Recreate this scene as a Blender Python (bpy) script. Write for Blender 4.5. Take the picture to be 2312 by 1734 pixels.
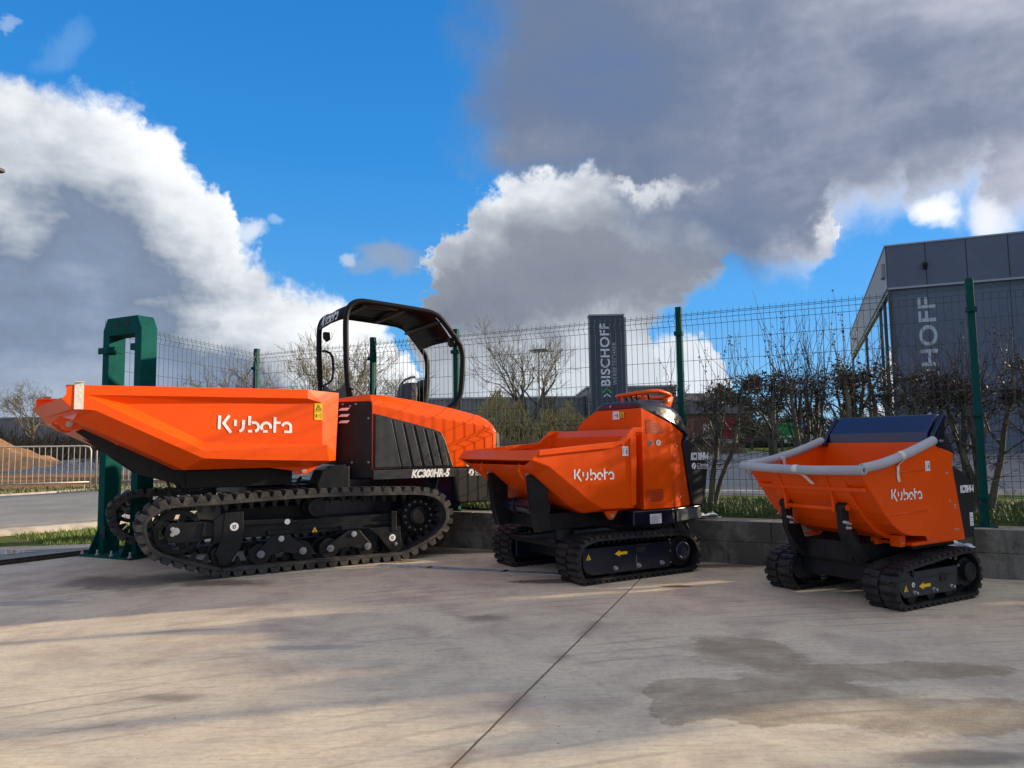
import bpy, bmesh, math, random
from mathutils import Vector, Matrix
R=math.radians
C=bpy.context.scene.collection
for o in list(bpy.data.objects): bpy.data.objects.remove(o)
# ---------------------------------------------------------------- camera
PITCH,ROLL,CH=R(4.8),R(0.86),1.15
_f=Vector((0,math.cos(PITCH),math.sin(PITCH))); _r0=Vector((1,0,0)); _u0=_r0.cross(_f)
_r=math.cos(ROLL)*_r0-math.sin(ROLL)*_u0; _u=math.sin(ROLL)*_r0+math.cos(ROLL)*_u0
cam_d=bpy.data.cameras.new('camera'); cam=bpy.data.objects.new('camera',cam_d); C.objects.link(cam)
cam.matrix_world=Matrix(((_r.x,_u.x,-_f.x,0),(_r.y,_u.y,-_f.y,0),(_r.z,_u.z,-_f.z,CH),(0,0,0,1)))
cam_d.sensor_width=36; cam_d.lens=1650/2312*36; cam_d.clip_start=.05; cam_d.clip_end=2000
bpy.context.scene.camera=cam
# ---------------------------------------------------------------- light
SUN_AZ,SUN_EL=R(13.6),R(16.0)          # azimuth measured from +x towards +y
sd=bpy.data.lights.new('sun','SUN'); sd.energy=5.0; sd.angle=R(0.9); sd.color=(1,.82,.56)
sun=bpy.data.objects.new('sun',sd); C.objects.link(sun)
sv=Vector((math.cos(SUN_AZ)*math.cos(SUN_EL),math.sin(SUN_AZ)*math.cos(SUN_EL),math.sin(SUN_EL)))
sun.rotation_euler=sv.to_track_quat('Z','Y').to_euler(); sun.location=sv*60
sc=bpy.context.scene
sc.view_settings.view_transform='Standard'; sc.view_settings.look='None'; sc.view_settings.exposure=0.6; sc.view_settings.gamma=1
sc.cycles.max_bounces=6; sc.cycles.diffuse_bounces=3; sc.cycles.glossy_bounces=3; sc.cycles.transparent_max_bounces=6
sc.cycles.sample_clamp_indirect=4
def pxdir(x,y):
    d=_f+_r*((x-1156)/1650)-_u*((y-867)/1650); d.normalize(); return d
def azel(x,y):
    d=pxdir(x,y); return math.degrees(math.atan2(d.x,d.y)),math.degrees(math.asin(d.z))
# ---------------------------------------------------------------- world: nishita sky with clouds on directions
W=bpy.data.worlds.new('World'); sc.world=W; W.use_nodes=True
class NT:
    def __init__(s,nt): s.nt=nt; s.n=nt.nodes; s.l=nt.links
    def node(s,t,**k):
        n=s.n.new(t)
        for a,b in k.items(): setattr(n,a,b)
        return n
    def put(s,inp,v):
        if hasattr(v,'is_output') or isinstance(v,bpy.types.NodeSocket): s.l.new(v,inp)
        else: inp.default_value=v
    def m(s,op,a,b=None,c=None,clamp=False):
        n=s.node('ShaderNodeMath',operation=op,use_clamp=clamp); s.put(n.inputs[0],a)
        if b is not None: s.put(n.inputs[1],b)
        if c is not None: s.put(n.inputs[2],c)
        return n.outputs[0]
    def mr(s,v,a,b,c=0.,d=1.,smooth=True):
        n=s.node('ShaderNodeMapRange',interpolation_type='SMOOTHSTEP' if smooth else 'LINEAR')
        s.put(n.inputs[0],v)
        for i,x in enumerate((a,b,c,d)): s.put(n.inputs[i+1],x)
        return n.outputs[0]
    def mix(s,f,a,b,blend='MIX'):
        n=s.node('ShaderNodeMix',data_type='RGBA',blend_type=blend); s.put(n.inputs[0],f)
        s.put(n.inputs[6],a if not isinstance(a,tuple) else (*a,1)[:4]); s.put(n.inputs[7],b if not isinstance(b,tuple) else (*b,1)[:4])
        return n.outputs[2]
    def noise(s,vec,scale,detail=4,rough=.55,dist=0.,dim='3D'):
        n=s.node('ShaderNodeTexNoise',noise_dimensions=dim)
        if vec is not None: s.l.new(vec,n.inputs['Vector'])
        n.inputs['Scale'].default_value=scale; n.inputs['Detail'].default_value=detail
        n.inputs['Roughness'].default_value=rough; n.inputs['Distortion'].default_value=dist
        return n.outputs[0]
    def vmap(s,vec,loc=(0,0,0),rot=(0,0,0),scl=(1,1,1)):
        n=s.node('ShaderNodeMapping'); s.l.new(vec,n.inputs[0])
        n.inputs[1].default_value=loc; n.inputs[2].default_value=rot; n.inputs[3].default_value=scl
        return n.outputs[0]
    def sep(s,vec):
        n=s.node('ShaderNodeSeparateXYZ'); s.l.new(vec,n.inputs[0]); return n.outputs
w=NT(W.node_tree); w.n.clear()
tc=w.node('ShaderNodeTexCoord'); dirv=tc.outputs['Generated']
sx,sy,sz=w.sep(dirv)
az=w.m('MULTIPLY',w.m('ARCTAN2',sx,sy),180/math.pi); el=w.m('MULTIPLY',w.m('ARCSINE',sz),180/math.pi)
big=w.noise(dirv,4.,5,.6); n2=w.noise(w.vmap(dirv,(3,7,1)),9.,9,.62,.2); n3=w.noise(w.vmap(dirv,(9,2,5)),26.,8,.6)
wv=w.vmap(dirv,(5,1,8)); waz=w.m('ADD',az,w.m('ADD',w.m('MULTIPLY',w.m('SUBTRACT',w.noise(wv,10.,8,.6),.5),9.),w.m('MULTIPLY',w.m('SUBTRACT',n3,.5),2.0)))
wel=w.m('ADD',el,w.m('ADD',w.m('MULTIPLY',w.m('SUBTRACT',n2,.5),8.),w.m('MULTIPLY',w.m('SUBTRACT',n3,.5),2.5)))
waz=w.m('MULTIPLY_ADD',w.m('SUBTRACT',waz,az),1.0,az)
u01=w.m('MULTIPLY_ADD',waz,1/100,.5)
def curve(pts,x=u01):
    P=sorted((azel(*p) for p in pts)); n=w.node('ShaderNodeFloatCurve'); c=n.mapping.curves[0]
    n.mapping.use_clip=False
    xs=[((a/100)+.5,(e/60)+.2) for a,e in P]
    while len(c.points)<len(xs): c.points.new(.5,.5)
    for p,(a,b) in zip(c.points,xs): p.location=(a,b); p.handle_type='VECTOR'
    n.mapping.extend='HORIZONTAL'; n.mapping.update(); w.l.new(x,n.inputs[1])
    return w.m('MULTIPLY_ADD',n.outputs[0],60.,-12.)
UA=curve([(-420,-200),(-100,60),(0,125),(110,180),(200,200),(293,215),(330,275),(397,310),(425,365),(462,400),(490,455),(523,528),(601,580),(674,627),(794,679),(888,747),(915,800),(945,980),(980,1100),(2500,1200)])
LB=curve([(-400,300),(1030,300),(1090,385),(1156,425),(1230,450),(1300,440),(1350,460),(1440,560),(1520,580),(1600,610),(1650,640),(1740,655),(1840,620),(1870,530),(1900,505),(1960,505),(2050,475),(2075,515),(2140,512),(2180,468),(2215,525),(2312,525),(2700,500)])
TC=curve([(-400,1300),(900,1200),(925,900),(935,720),(955,640),(985,590),(1000,545),(1040,512),(1055,470),(1100,440),(1156,398),(1240,382),(1330,372),(1400,392),(1440,430),(1500,425),(1560,400),(1620,410),(1700,440),(1800,440),(1880,460),(1930,620),(1950,1200),(2600,1200)])
BC=curve([(-400,1100),(1480,1100),(1500,730),(1560,690),(1600,672),(1640,665),(1670,612),(1760,590),(1850,570),(1900,505),(2600,500)])
TD=curve([(-400,1200),(1440,1200),(1462,860),(1490,762),(1540,738),(1600,735),(1650,775),(1665,1000),(1680,1200),(2600,1200)])
dA=w.m('SUBTRACT',UA,wel); dB=w.m('SUBTRACT',wel,LB); dC=w.m('MINIMUM',w.m('SUBTRACT',TC,wel),w.m('SUBTRACT',wel,BC)); dD=w.m('SUBTRACT',TD,wel)
mA=w.mr(dA,-.6,1.3); mB=w.m('MULTIPLY',w.mr(dB,-1.5,3.6),w.mr(w.m('ADD',w.m('MULTIPLY',w.m('SUBTRACT',waz,az),1.3),w.m('MULTIPLY_ADD',el,.06,az)),-4.6,3.2)); mC=w.mr(dC,-.4,.9); mD=w.mr(dD,-.4,.8)
# brightness of each bank
low=w.noise(w.vmap(dirv,(2,2,2),scl=(1,1,2.2)),3.2,5,.55); lum=w.m('SUBTRACT',low,.5); lum2=w.m('SUBTRACT',n2,.5)
elA=w.m('SUBTRACT',UA,el)
def ramp(x,pts):
    n=w.node('ShaderNodeValToRGB'); w.put(n.inputs[0],x); cr=n.color_ramp
    while len(cr.elements)<len(pts): cr.elements.new(.5)
    for e,(p,c) in zip(cr.elements,pts): e.position=p; e.color=(*c,1)
    return n.outputs[0]
bA=w.m('ADD',w.mr(elA,0,26.,0.,1.,False),w.m('ADD',w.m('MULTIPLY',lum,1.5),w.m('MULTIPLY',lum2,.55)))
cA=ramp(bA,[(0,(.86,.88,.90)),(.20,(.66,.69,.73)),(.38,(.40,.44,.50)),(.52,(.17,.22,.31)),(.66,(.20,.26,.37)),(.8,(.27,.33,.43)),(1,(.34,.41,.51))])
bB=w.m('ADD',w.m('ADD',w.m('MULTIPLY_ADD',lum,2.0,.44),w.mr(az,0,34,-.10,.24,False)),w.m('MULTIPLY',lum2,.65))
cB=ramp(bB,[(.0,(.115,.175,.31)),(.33,(.14,.185,.285)),(.55,(.18,.215,.305)),(.75,(.26,.29,.38)),(1.,(.42,.44,.53))])
edgeB=w.m('MULTIPLY',w.mr(dB,0,4.5,1.,0.),w.mr(waz,19,24,0.,1.))
cB=w.mix(edgeB,cB,(.70,.72,.78))
cB=w.mix(w.mr(mB,.3,1,.0,0.),cB,(.2,.4,.7))
elC=w.m('SUBTRACT',TC,wel)
bC=w.m('ADD',w.m('ADD',w.mr(elC,0,7.,.02,.72,False),w.mr(waz,-6.5,-2.,.30,0.)),w.m('ADD',w.m('MULTIPLY',lum,1.1),w.m('MULTIPLY',lum2,.9)))
cC=ramp(bC,[(0,(.84,.86,.87)),(.12,(.66,.69,.73)),(.28,(.38,.41,.46)),(.46,(.225,.25,.305)),(1,(.16,.18,.23))])
lowC=w.m('MULTIPLY',w.mr(w.m('ADD',wel,w.m('MULTIPLY',waz,-.12)),5.5,10.5,1.,0.),w.mr(waz,-5,3,.55,1.))
cC=w.mix(lowC,cC,(.56,.61,.66))
cD=w.mix(w.m('MULTIPLY_ADD',lum2,1.5,.4,clamp=True),(.80,.83,.86),(.50,.57,.66))
sky=w.node('ShaderNodeTexSky',sky_type='NISHITA'); sky.sun_disc=False; sky.sun_elevation=SUN_EL; sky.sun_rotation=math.pi/2-SUN_AZ
sky.air_density=1.0; sky.dust_density=.6; sky.ozone_density=3.
SK=7.2
skyc=w.mix(1.,sky.outputs[0],(.36,.72,1.2),'MULTIPLY')
blue=ramp(w.mr(el,0,40,0,1,False),[(0,(.26,.50,.76)),(.25,(.085,.35,.72)),(.55,(.028,.255,.65)),(1,(.010,.165,.52))])
bn=w.node('ShaderNodeVectorMath',operation='SCALE'); w.l.new(blue,bn.inputs[0]); bn.inputs[3].default_value=SK
skyc=w.mix(.75,skyc,bn.outputs[0])
def sc10(col):
    n=w.node('ShaderNodeVectorMath',operation='SCALE'); w.l.new(col,n.inputs[0]); n.inputs[3].default_value=SK; return n.outputs[0]
col=w.mix(mD,skyc,sc10(cD)); col=w.mix(mA,col,sc10(cA)); col=w.mix(mC,col,sc10(cC)); col=w.mix(mB,col,sc10(cB)); col=w.mix(w.m('MULTIPLY',mC,w.mr(waz,5.5,9.,1.,0.)),col,sc10(cC))
col=w.mix(w.m('MULTIPLY',w.m('MULTIPLY',mC,w.mr(elC,.3,2.2,1.,0.)),w.m('MULTIPLY',w.mr(waz,7,9),w.mr(waz,13.5,16,.8,0.))),col,sc10(cC))
for (cx,cy,rx,ry,rot,cc,am) in ((885,585,62,26,-8,(.24,.31,.43),.9),(830,600,40,12,20,(.22,.32,.48),.7),(785,594,14,12,0,(.45,.53,.64),.8),(556,520,34,17,10,(.66,.72,.80),.85),(622,502,16,9,0,(.35,.52,.76),.6),(35,42,22,9,0,(.5,.6,.74),.4),(150,95,60,26,50,(.30,.48,.74),.22),(2110,485,46,30,0,(.85,.88,.90),1.),(2230,500,40,44,0,(.78,.80,.84),.9)):
    ca,ce=azel(cx,cy); ax=azel(cx+rx,cy)[0]-ca; ey=ce-azel(cx,cy+ry)[1]; th=R(rot)
    da=w.m('SUBTRACT',w.m('MULTIPLY_ADD',w.m('SUBTRACT',waz,az),.45,az),ca); de=w.m('SUBTRACT',w.m('MULTIPLY_ADD',w.m('SUBTRACT',wel,el),.45,el),ce)
    p=w.m('DIVIDE',w.m('ADD',w.m('MULTIPLY',da,math.cos(th)),w.m('MULTIPLY',de,math.sin(th))),ax*1.25); q=w.m('DIVIDE',w.m('SUBTRACT',w.m('MULTIPLY',de,math.cos(th)),w.m('MULTIPLY',da,math.sin(th))),ey*1.25)
    d2=w.m('ADD',w.m('MULTIPLY',p,p),w.m('MULTIPLY',q,q))
    col=w.mix(w.mr(d2,.0,1.7,am,0.),col,tuple(v*SK for v in cc))
# haze near the horizon and generic broken cloud for the rest of the sky
gen=w.mix(w.mr(w.noise(w.vmap(dirv,(1,4,2)),2.2,7,.6),.40,.56),skyc,sc10(w.mix(w.noise(dirv,5.,6,.6),(.30,.33,.40),(.95,.92,.88))))
back=w.m('MAXIMUM',w.mr(w.m('ABSOLUTE',az),48,62),w.mr(el,42,55))
col=w.mix(back,col,gen)
lp=w.mix(w.mr(el,-1,3,.55,0.),col,(4.2,4.6,5.0))
bg=w.node('ShaderNodeBackground'); w.l.new(lp,bg.inputs[0]); bg.inputs[1].default_value=.112
wo=w.node('ShaderNodeOutputWorld'); w.l.new(bg.outputs[0],wo.inputs[0])
W.cycles.sampling_method='MANUAL'; W.cycles.sample_map_resolution=512
# ---------------------------------------------------------------- helpers
def newmat(name): 
    m=bpy.data.materials.new(name); m.use_nodes=True; t=NT(m.node_tree); t.b=t.n['Principled BSDF']; return m,t
def mat(name,col,rough=.5,metal=0.,coat=0.,bump=0.,bscale=60.,var=.0,vscale=4.,spec=.5,dirt=None,coatr=.08):
    m,t=newmat(name); b=t.b
    b.inputs['Roughness'].default_value=rough; b.inputs['Metallic'].default_value=metal
    b.inputs['Coat Weight'].default_value=coat; b.inputs['Coat Roughness'].default_value=coatr
    b.inputs['Specular IOR Level'].default_value=spec
    co=t.node('ShaderNodeTexCoord').outputs['Object']
    c=(*col,1)
    if var or dirt:
        nz=t.noise(co,vscale,6,.6)
        if var:
            c=t.mix(t.mr(nz,.3,.7),tuple(x*(1-var) for x in col),tuple(min(1,x*(1+var)) for x in col))
        if dirt:
            dc,amt,ds=dirt; f=t.m('MULTIPLY',t.mr(t.noise(t.vmap(co,(4,4,4)),ds,8,.68),.48,.68),amt)
            c=t.mix(f,c,dc)
            t.put(b.inputs['Roughness'],t.m('MULTIPLY_ADD',f,.4,rough,clamp=True))
        t.put(b.inputs['Base Color'],c)
    else: b.inputs['Base Color'].default_value=c
    if bump:
        bn=t.node('ShaderNodeBump'); bn.inputs[0].default_value=bump; bn.inputs[1].default_value=.01
        t.l.new(t.noise(co,bscale,4,.6),bn.inputs['Height']); t.l.new(bn.outputs[0],b.inputs['Normal'])
    return m
M={}
M['orange']=mat('orange_paint',(.83,.082,.0005),.38,spec=.2,coat=.13,var=.04,vscale=2.,bump=.02,bscale=5.)
M['dark_paint']=mat('charcoal_paint',(.0075,.0085,.011),.48,coat=.05,spec=.25,var=.3,dirt=((.05,.045,.04),.15,9.))
M['navy']=mat('navy_paint',(.005,.008,.022),.3,coat=.35,spec=.4,var=.15)
M['navy_sheet']=mat('navy_sheet_paint',(.006,.012,.06),.35,coat=.35,var=.15)
M['plastic']=mat('black_plastic',(.010,.011,.014),.5,spec=.4,bump=.12,bscale=300.,var=.15)
M['slat']=mat('grey_plastic',(.026,.029,.035),.5,spec=.4,bump=.1,bscale=200.,var=.2,vscale=6.)
M['rubber']=mat('track_rubber',(.012,.012,.015),.55,bump=.5,bscale=45.,var=.4,vscale=9.,spec=.4,dirt=((.10,.08,.06),.3,7.))
M['rubber_dusty']=mat('dusty_track_rubber',(.030,.029,.029),.7,bump=.6,bscale=50.,var=.4,vscale=8.,dirt=((.15,.125,.10),.6,6.))
M['steel']=mat('zinc_steel',(.55,.56,.58),.35,metal=.9,var=.1)
M['cap']=mat('grey_hub_cap',(.22,.23,.25),.4,metal=.3,var=.2)
M['white']=mat('white_sticker',(.78,.78,.80),.4)
M['letter']=mat('white_lettering',(.86,.86,.86),.45)
M['yellow']=mat('yellow_sticker',(.85,.55,.01),.4)
M['black']=mat('black_ink',(.01,.01,.01),.5)
M['bluei']=mat('blue_ink',(.05,.06,.5),.4)
M['green']=mat('green_powder_coat',(.001,.068,.064),.7,coat=0.,spec=.08,var=.12,dirt=((.012,.04,.03),.4,9.))
M['wire']=mat('green_fence_wire',(.004,.035,.035),.4)
M['postg']=mat('green_fence_post',(.002,.060,.057),.6,spec=.12,var=.1)
M['foam']=mat('grey_foam_tube',(.40,.40,.43),.75,bump=.25,bscale=120.,var=.08)
M['tape']=mat('packing_tape',(.72,.66,.60),.35,var=.12,vscale=40.,bump=.5,bscale=60.)
M['galv']=mat('galvanised_steel',(.42,.40,.37),.5,metal=.5,var=.15,vscale=20.)
M['seat']=mat('seat_vinyl',(.03,.033,.04),.45,bump=.15,bscale=150.)
M['orange_mesh']=mat('orange_mesh_recess',(.45,.035,.004),.6)
M['darkhole']=mat('dark_opening',(.008,.008,.009),.7)
M['film']=mat('white_plastic_film',(.72,.76,.82),.3,bump=.4,bscale=25.)
def link(name,me,m,parent=None,loc=None,rot=None,smooth=False,**props):
    o=bpy.data.objects.new(name,me); C.objects.link(o)
    if m is not None: me.materials.append(M[m] if isinstance(m,str) else m)
    if parent: o.parent=parent
    if loc: o.location=loc
    if rot: o.rotation_euler=rot
    if smooth:
        for p in me.polygons: p.use_smooth=True
    for k,v in props.items(): o[k]=v
    return o
class MB:
    def __init__(s): s.v=[]; s.f=[]
    def add(s,vs,fs):
        n=len(s.v); s.v+= [tuple(v) for v in vs]; s.f+=[tuple(i+n for i in f) for f in fs]; return s
    def box(s,x0,x1,y0,y1,z0,z1):
        vs=[(x,y,z) for z in (z0,z1) for y in (y0,y1) for x in (x0,x1)]
        return s.add(vs,[(0,2,3,1),(4,5,7,6),(0,1,5,4),(2,6,7,3),(0,4,6,2),(1,3,7,5)])
    def prism(s,pts,v0,v1,fn=None):
        """side profile (u,z) extruded over v"""
        n=len(pts); a=[(p[0],v0,p[1]) for p in pts]; b=[(p[0],v1,p[1]) for p in pts]
        return s.add(a+b,[tuple(range(n)),tuple(range(2*n-1,n-1,-1))]+[(i,i+n,(i+1)%n+n,(i+1)%n) for i in range(n)])
    def poly(s,*pts): return s.add(pts,[tuple(range(len(pts)))])
    def tube(s,pts,r,n=6,cap=True,closed=False):
        pts=[Vector(p) for p in pts]; L=len(pts); rs=r if isinstance(r,(list,tuple)) else [r]*L
        up=None; base=len(s.v); fs=[]
        for i,p in enumerate(pts):
            if closed: t=pts[(i+1)%L]-pts[i-1]
            else: t=pts[min(i+1,L-1)]-pts[max(i-1,0)]
            if t.length<1e-9: t=Vector((0,0,1))
            t.normalize()
            if up is None:
                up=Vector((0,0,1)) if abs(t.z)<.9 else Vector((1,0,0))
            a=t.cross(up); 
            if a.length<1e-6: a=t.orthogonal()
            a.normalize(); b=a.cross(t).normalized(); up=b
            for k in range(n):
                an=2*math.pi*(k+.5)/n; q=p+(a*math.cos(an)+b*math.sin(an))*rs[i]; s.v.append(tuple(q))
        for i in range(L if closed else L-1):
            j=(i+1)%L
            for k in range(n):
                fs.append((base+i*n+k,base+i*n+(k+1)%n,base+j*n+(k+1)%n,base+j*n+k))
        if cap and not closed and n>2:
            fs.append(tuple(base+k for k in range(n))[::-1]); fs.append(tuple(base+(L-1)*n+k for k in range(n)))
        s.f+=fs; return s
    def cyl(s,p0,p1,r,n=20,r1=None): return s.tube([p0,p1],[r,r if r1 is None else r1],n)
    def disc(s,u,z,v0,v1,r,n=24): return s.cyl((u,v0,z),(u,v1,z),r,n)
    def loft(s,secs,cap=True):
        n=len(secs[0]); base=len(s.v)
        for q in secs: s.v+=[tuple(p) for p in q]
        for i in range(len(secs)-1):
            for k in range(n):
                s.f.append((base+i*n+k,base+i*n+(k+1)%n,base+(i+1)*n+(k+1)%n,base+(i+1)*n+k))
        if cap: s.f.append(tuple(base+k for k in range(n))[::-1]); s.f.append(tuple(base+(len(secs)-1)*n+k for k in range(n)))
        return s
    def mesh(s,name,recalc=True):
        me=bpy.data.meshes.new(name); me.from_pydata(s.v,[],s.f); me.validate()
        if recalc:
            bm=bmesh.new(); bm.from_mesh(me); bmesh.ops.recalc_face_normals(bm,faces=bm.faces); bm.to_mesh(me); bm.free()
        me.update(); return me
    def build(s,name,m,parent=None,bevel=0.,solid=0.,smooth=False,seg=2,ang=35,recalc=True,**props):
        o=link(name,s.mesh(name,recalc),m,parent,smooth=smooth,**props)
        if solid:
            q=o.modifiers.new('solid','SOLIDIFY'); q.thickness=solid; q.offset=0
        if bevel:
            q=o.modifiers.new('bevel','BEVEL'); q.width=bevel; q.segments=seg; q.limit_method='ANGLE'; q.angle_limit=R(ang); q.harden_normals=False
        if smooth: 
            pass
        return o
def smooth_angle(o,deg=35):
    me=o.data
    for p in me.polygons: p.use_smooth=True
    bm=bmesh.new(); bm.from_mesh(me)
    for e in bm.edges:
        if len(e.link_faces)==2 and e.calc_face_angle(0)>R(deg): e.smooth=False
    bm.to_mesh(me); bm.free()
    return o
def root(name,loc,rotz,label,cat,group=None):
    o=bpy.data.objects.new(name,None); C.objects.link(o); o.location=loc; o.rotation_euler=(0,0,rotz); o.empty_display_size=.3
    o['label']=label; o['category']=cat
    if group: o['group']=group
    return o
def tag(o,label,cat,group=None):
    o['label']=label; o['category']=cat
    if group: o['group']=group
    return o
def text_mesh(txt,h,shear=0.,bold=0.,sx=1.,space=1.,extr=.001):
    cu=bpy.data.curves.new('t','FONT'); cu.body=txt; cu.size=1.; cu.shear=shear; cu.offset=bold; cu.extrude=extr/h; cu.space_character=space
    cu.align_x='LEFT'
    ob=bpy.data.objects.new('t',cu); C.objects.link(ob)
    dg=bpy.context.evaluated_depsgraph_get(); me=bpy.data.meshes.new_from_object(ob.evaluated_get(dg))
    bpy.data.objects.remove(ob)
    s=h/.72
    me.transform(Matrix.Diagonal((s*sx,s,s,1)))
    xs=[v.co.x for v in me.vertices]; me.transform(Matrix.Translation((-min(xs),0,0)))
    me.materials.clear()
    return me
def width(me): return max(v.co.x for v in me.vertices)
def place(me,name,m,parent,loc,X=(1,0,0),Y=(0,0,1),w=None,**props):
    """lay a flat xy mesh in the plane spanned by X, Y at loc"""
    X=Vector(X).normalized(); Y=Vector(Y); Y=(Y-X*Y.dot(X)).normalized(); Z=X.cross(Y)
    if w: me.transform(Matrix.Diagonal((w/width(me),1,1,1)))
    me.transform(Matrix(((X.x,Y.x,Z.x,loc[0]),(X.y,Y.y,Z.y,loc[1]),(X.z,Y.z,Z.z,loc[2]),(0,0,0,1))))
    return link(name,me,m,parent,**props)
def ribbon(mb,pts,wd,ex=.0012):
    P=[Vector(p) for p in pts]; L=[];Rr=[]
    for i,p in enumerate(P):
        d0=(P[i]-P[i-1]).normalized() if i>0 else (P[1]-P[0]).normalized()
        d1=(P[i+1]-P[i]).normalized() if i<len(P)-1 else d0
        t=(d0+d1).normalized(); nrm=Vector((-t.y,t.x)); k=1/max(.4,nrm.dot(Vector((-d0.y,d0.x))))
        L.append(p+nrm*wd/2*k); Rr.append(p-nrm*wd/2*k)
    n=len(P); vs=[(q.x,q.y,ex) for q in L]+[(q.x,q.y,ex) for q in Rr]
    mb.add(vs,[(i,i+n,i+1+n,i+1) for i in range(n-1)])
def arc(cx,cy,r,a0,a1,n=14): return [(cx+r*math.cos(R(a0+(a1-a0)*i/n)),cy+r*math.sin(R(a0+(a1-a0)*i/n))) for i in range(n+1)]
def logo_mesh(wd):
    mb=MB(); S=.17
    ribbon(mb,[(.09,.14),(.09,1.0)],S)
    ribbon(mb,[(.66,1.02),(.34,.52),(.78,-.06)],S)
    ribbon(mb,[(1.02,.36),(1.02,.74)],S*.95)
    ribbon(mb,[(1.50,.74)]+arc(1.22,.32,.28,0,-80,8),S)
    ribbon(mb,[(1.86,.42),(1.86,1.0)],S)
    ribbon(mb,arc(2.14,.32,.28,120,-75,14),S); ribbon(mb,[(1.78,.05),(2.02,.05)],S*.9)
    ribbon(mb,arc(2.88,.32,.28,215,-15,14),S); ribbon(mb,[(2.70,.05),(2.98,.05)],S*.9)
    ribbon(mb,[(3.42,-.02),(3.42,.98)],S); ribbon(mb,[(3.50,.62),(3.78,.62)],S*.9)
    ribbon(mb,arc(4.16,.36,.27,170,0,12)+[(4.43,-.02)],S); ribbon(mb,[(4.02,.05),(4.36,.05)],S*.9)
    me=mb.mesh('logo',False); s=wd/4.52
    me.transform(Matrix.Diagonal((s,s,1,1))); return me
def quad_mesh(w_,h_,z=.0015):
    return MB().add([(0,0,z),(w_,0,z),(w_,h_,z),(0,h_,z)],[(0,1,2,3)]).mesh('q',False)
def disc_mesh(r,z=.002,n=28):
    return MB().add([(r*math.cos(2*math.pi*k/n),r*math.sin(2*math.pi*k/n),z) for k in range(n)],[tuple(range(n))]).mesh('d',False)
def spline(pts,closed=False,n=6):
    P=[Vector(p) for p in pts]; L=len(P); out=[]
    rng=range(L) if closed else range(L-1)
    for i in rng:
        p1,p2=P[i],P[(i+1)%L]
        p0=P[i-1] if (closed or i>0) else p1; p3=P[(i+2)%L] if (closed or i<L-2) else p2
        for k in range(n):
            t=k/n; t2=t*t; t3=t2*t
            out.append(.5*((2*p1)+(p2-p0)*t+(2*p0-5*p1+4*p2-p3)*t2+(3*p1-p0-3*p2+p3)*t3))
    if not closed: out.append(P[-1])
    return out
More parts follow.
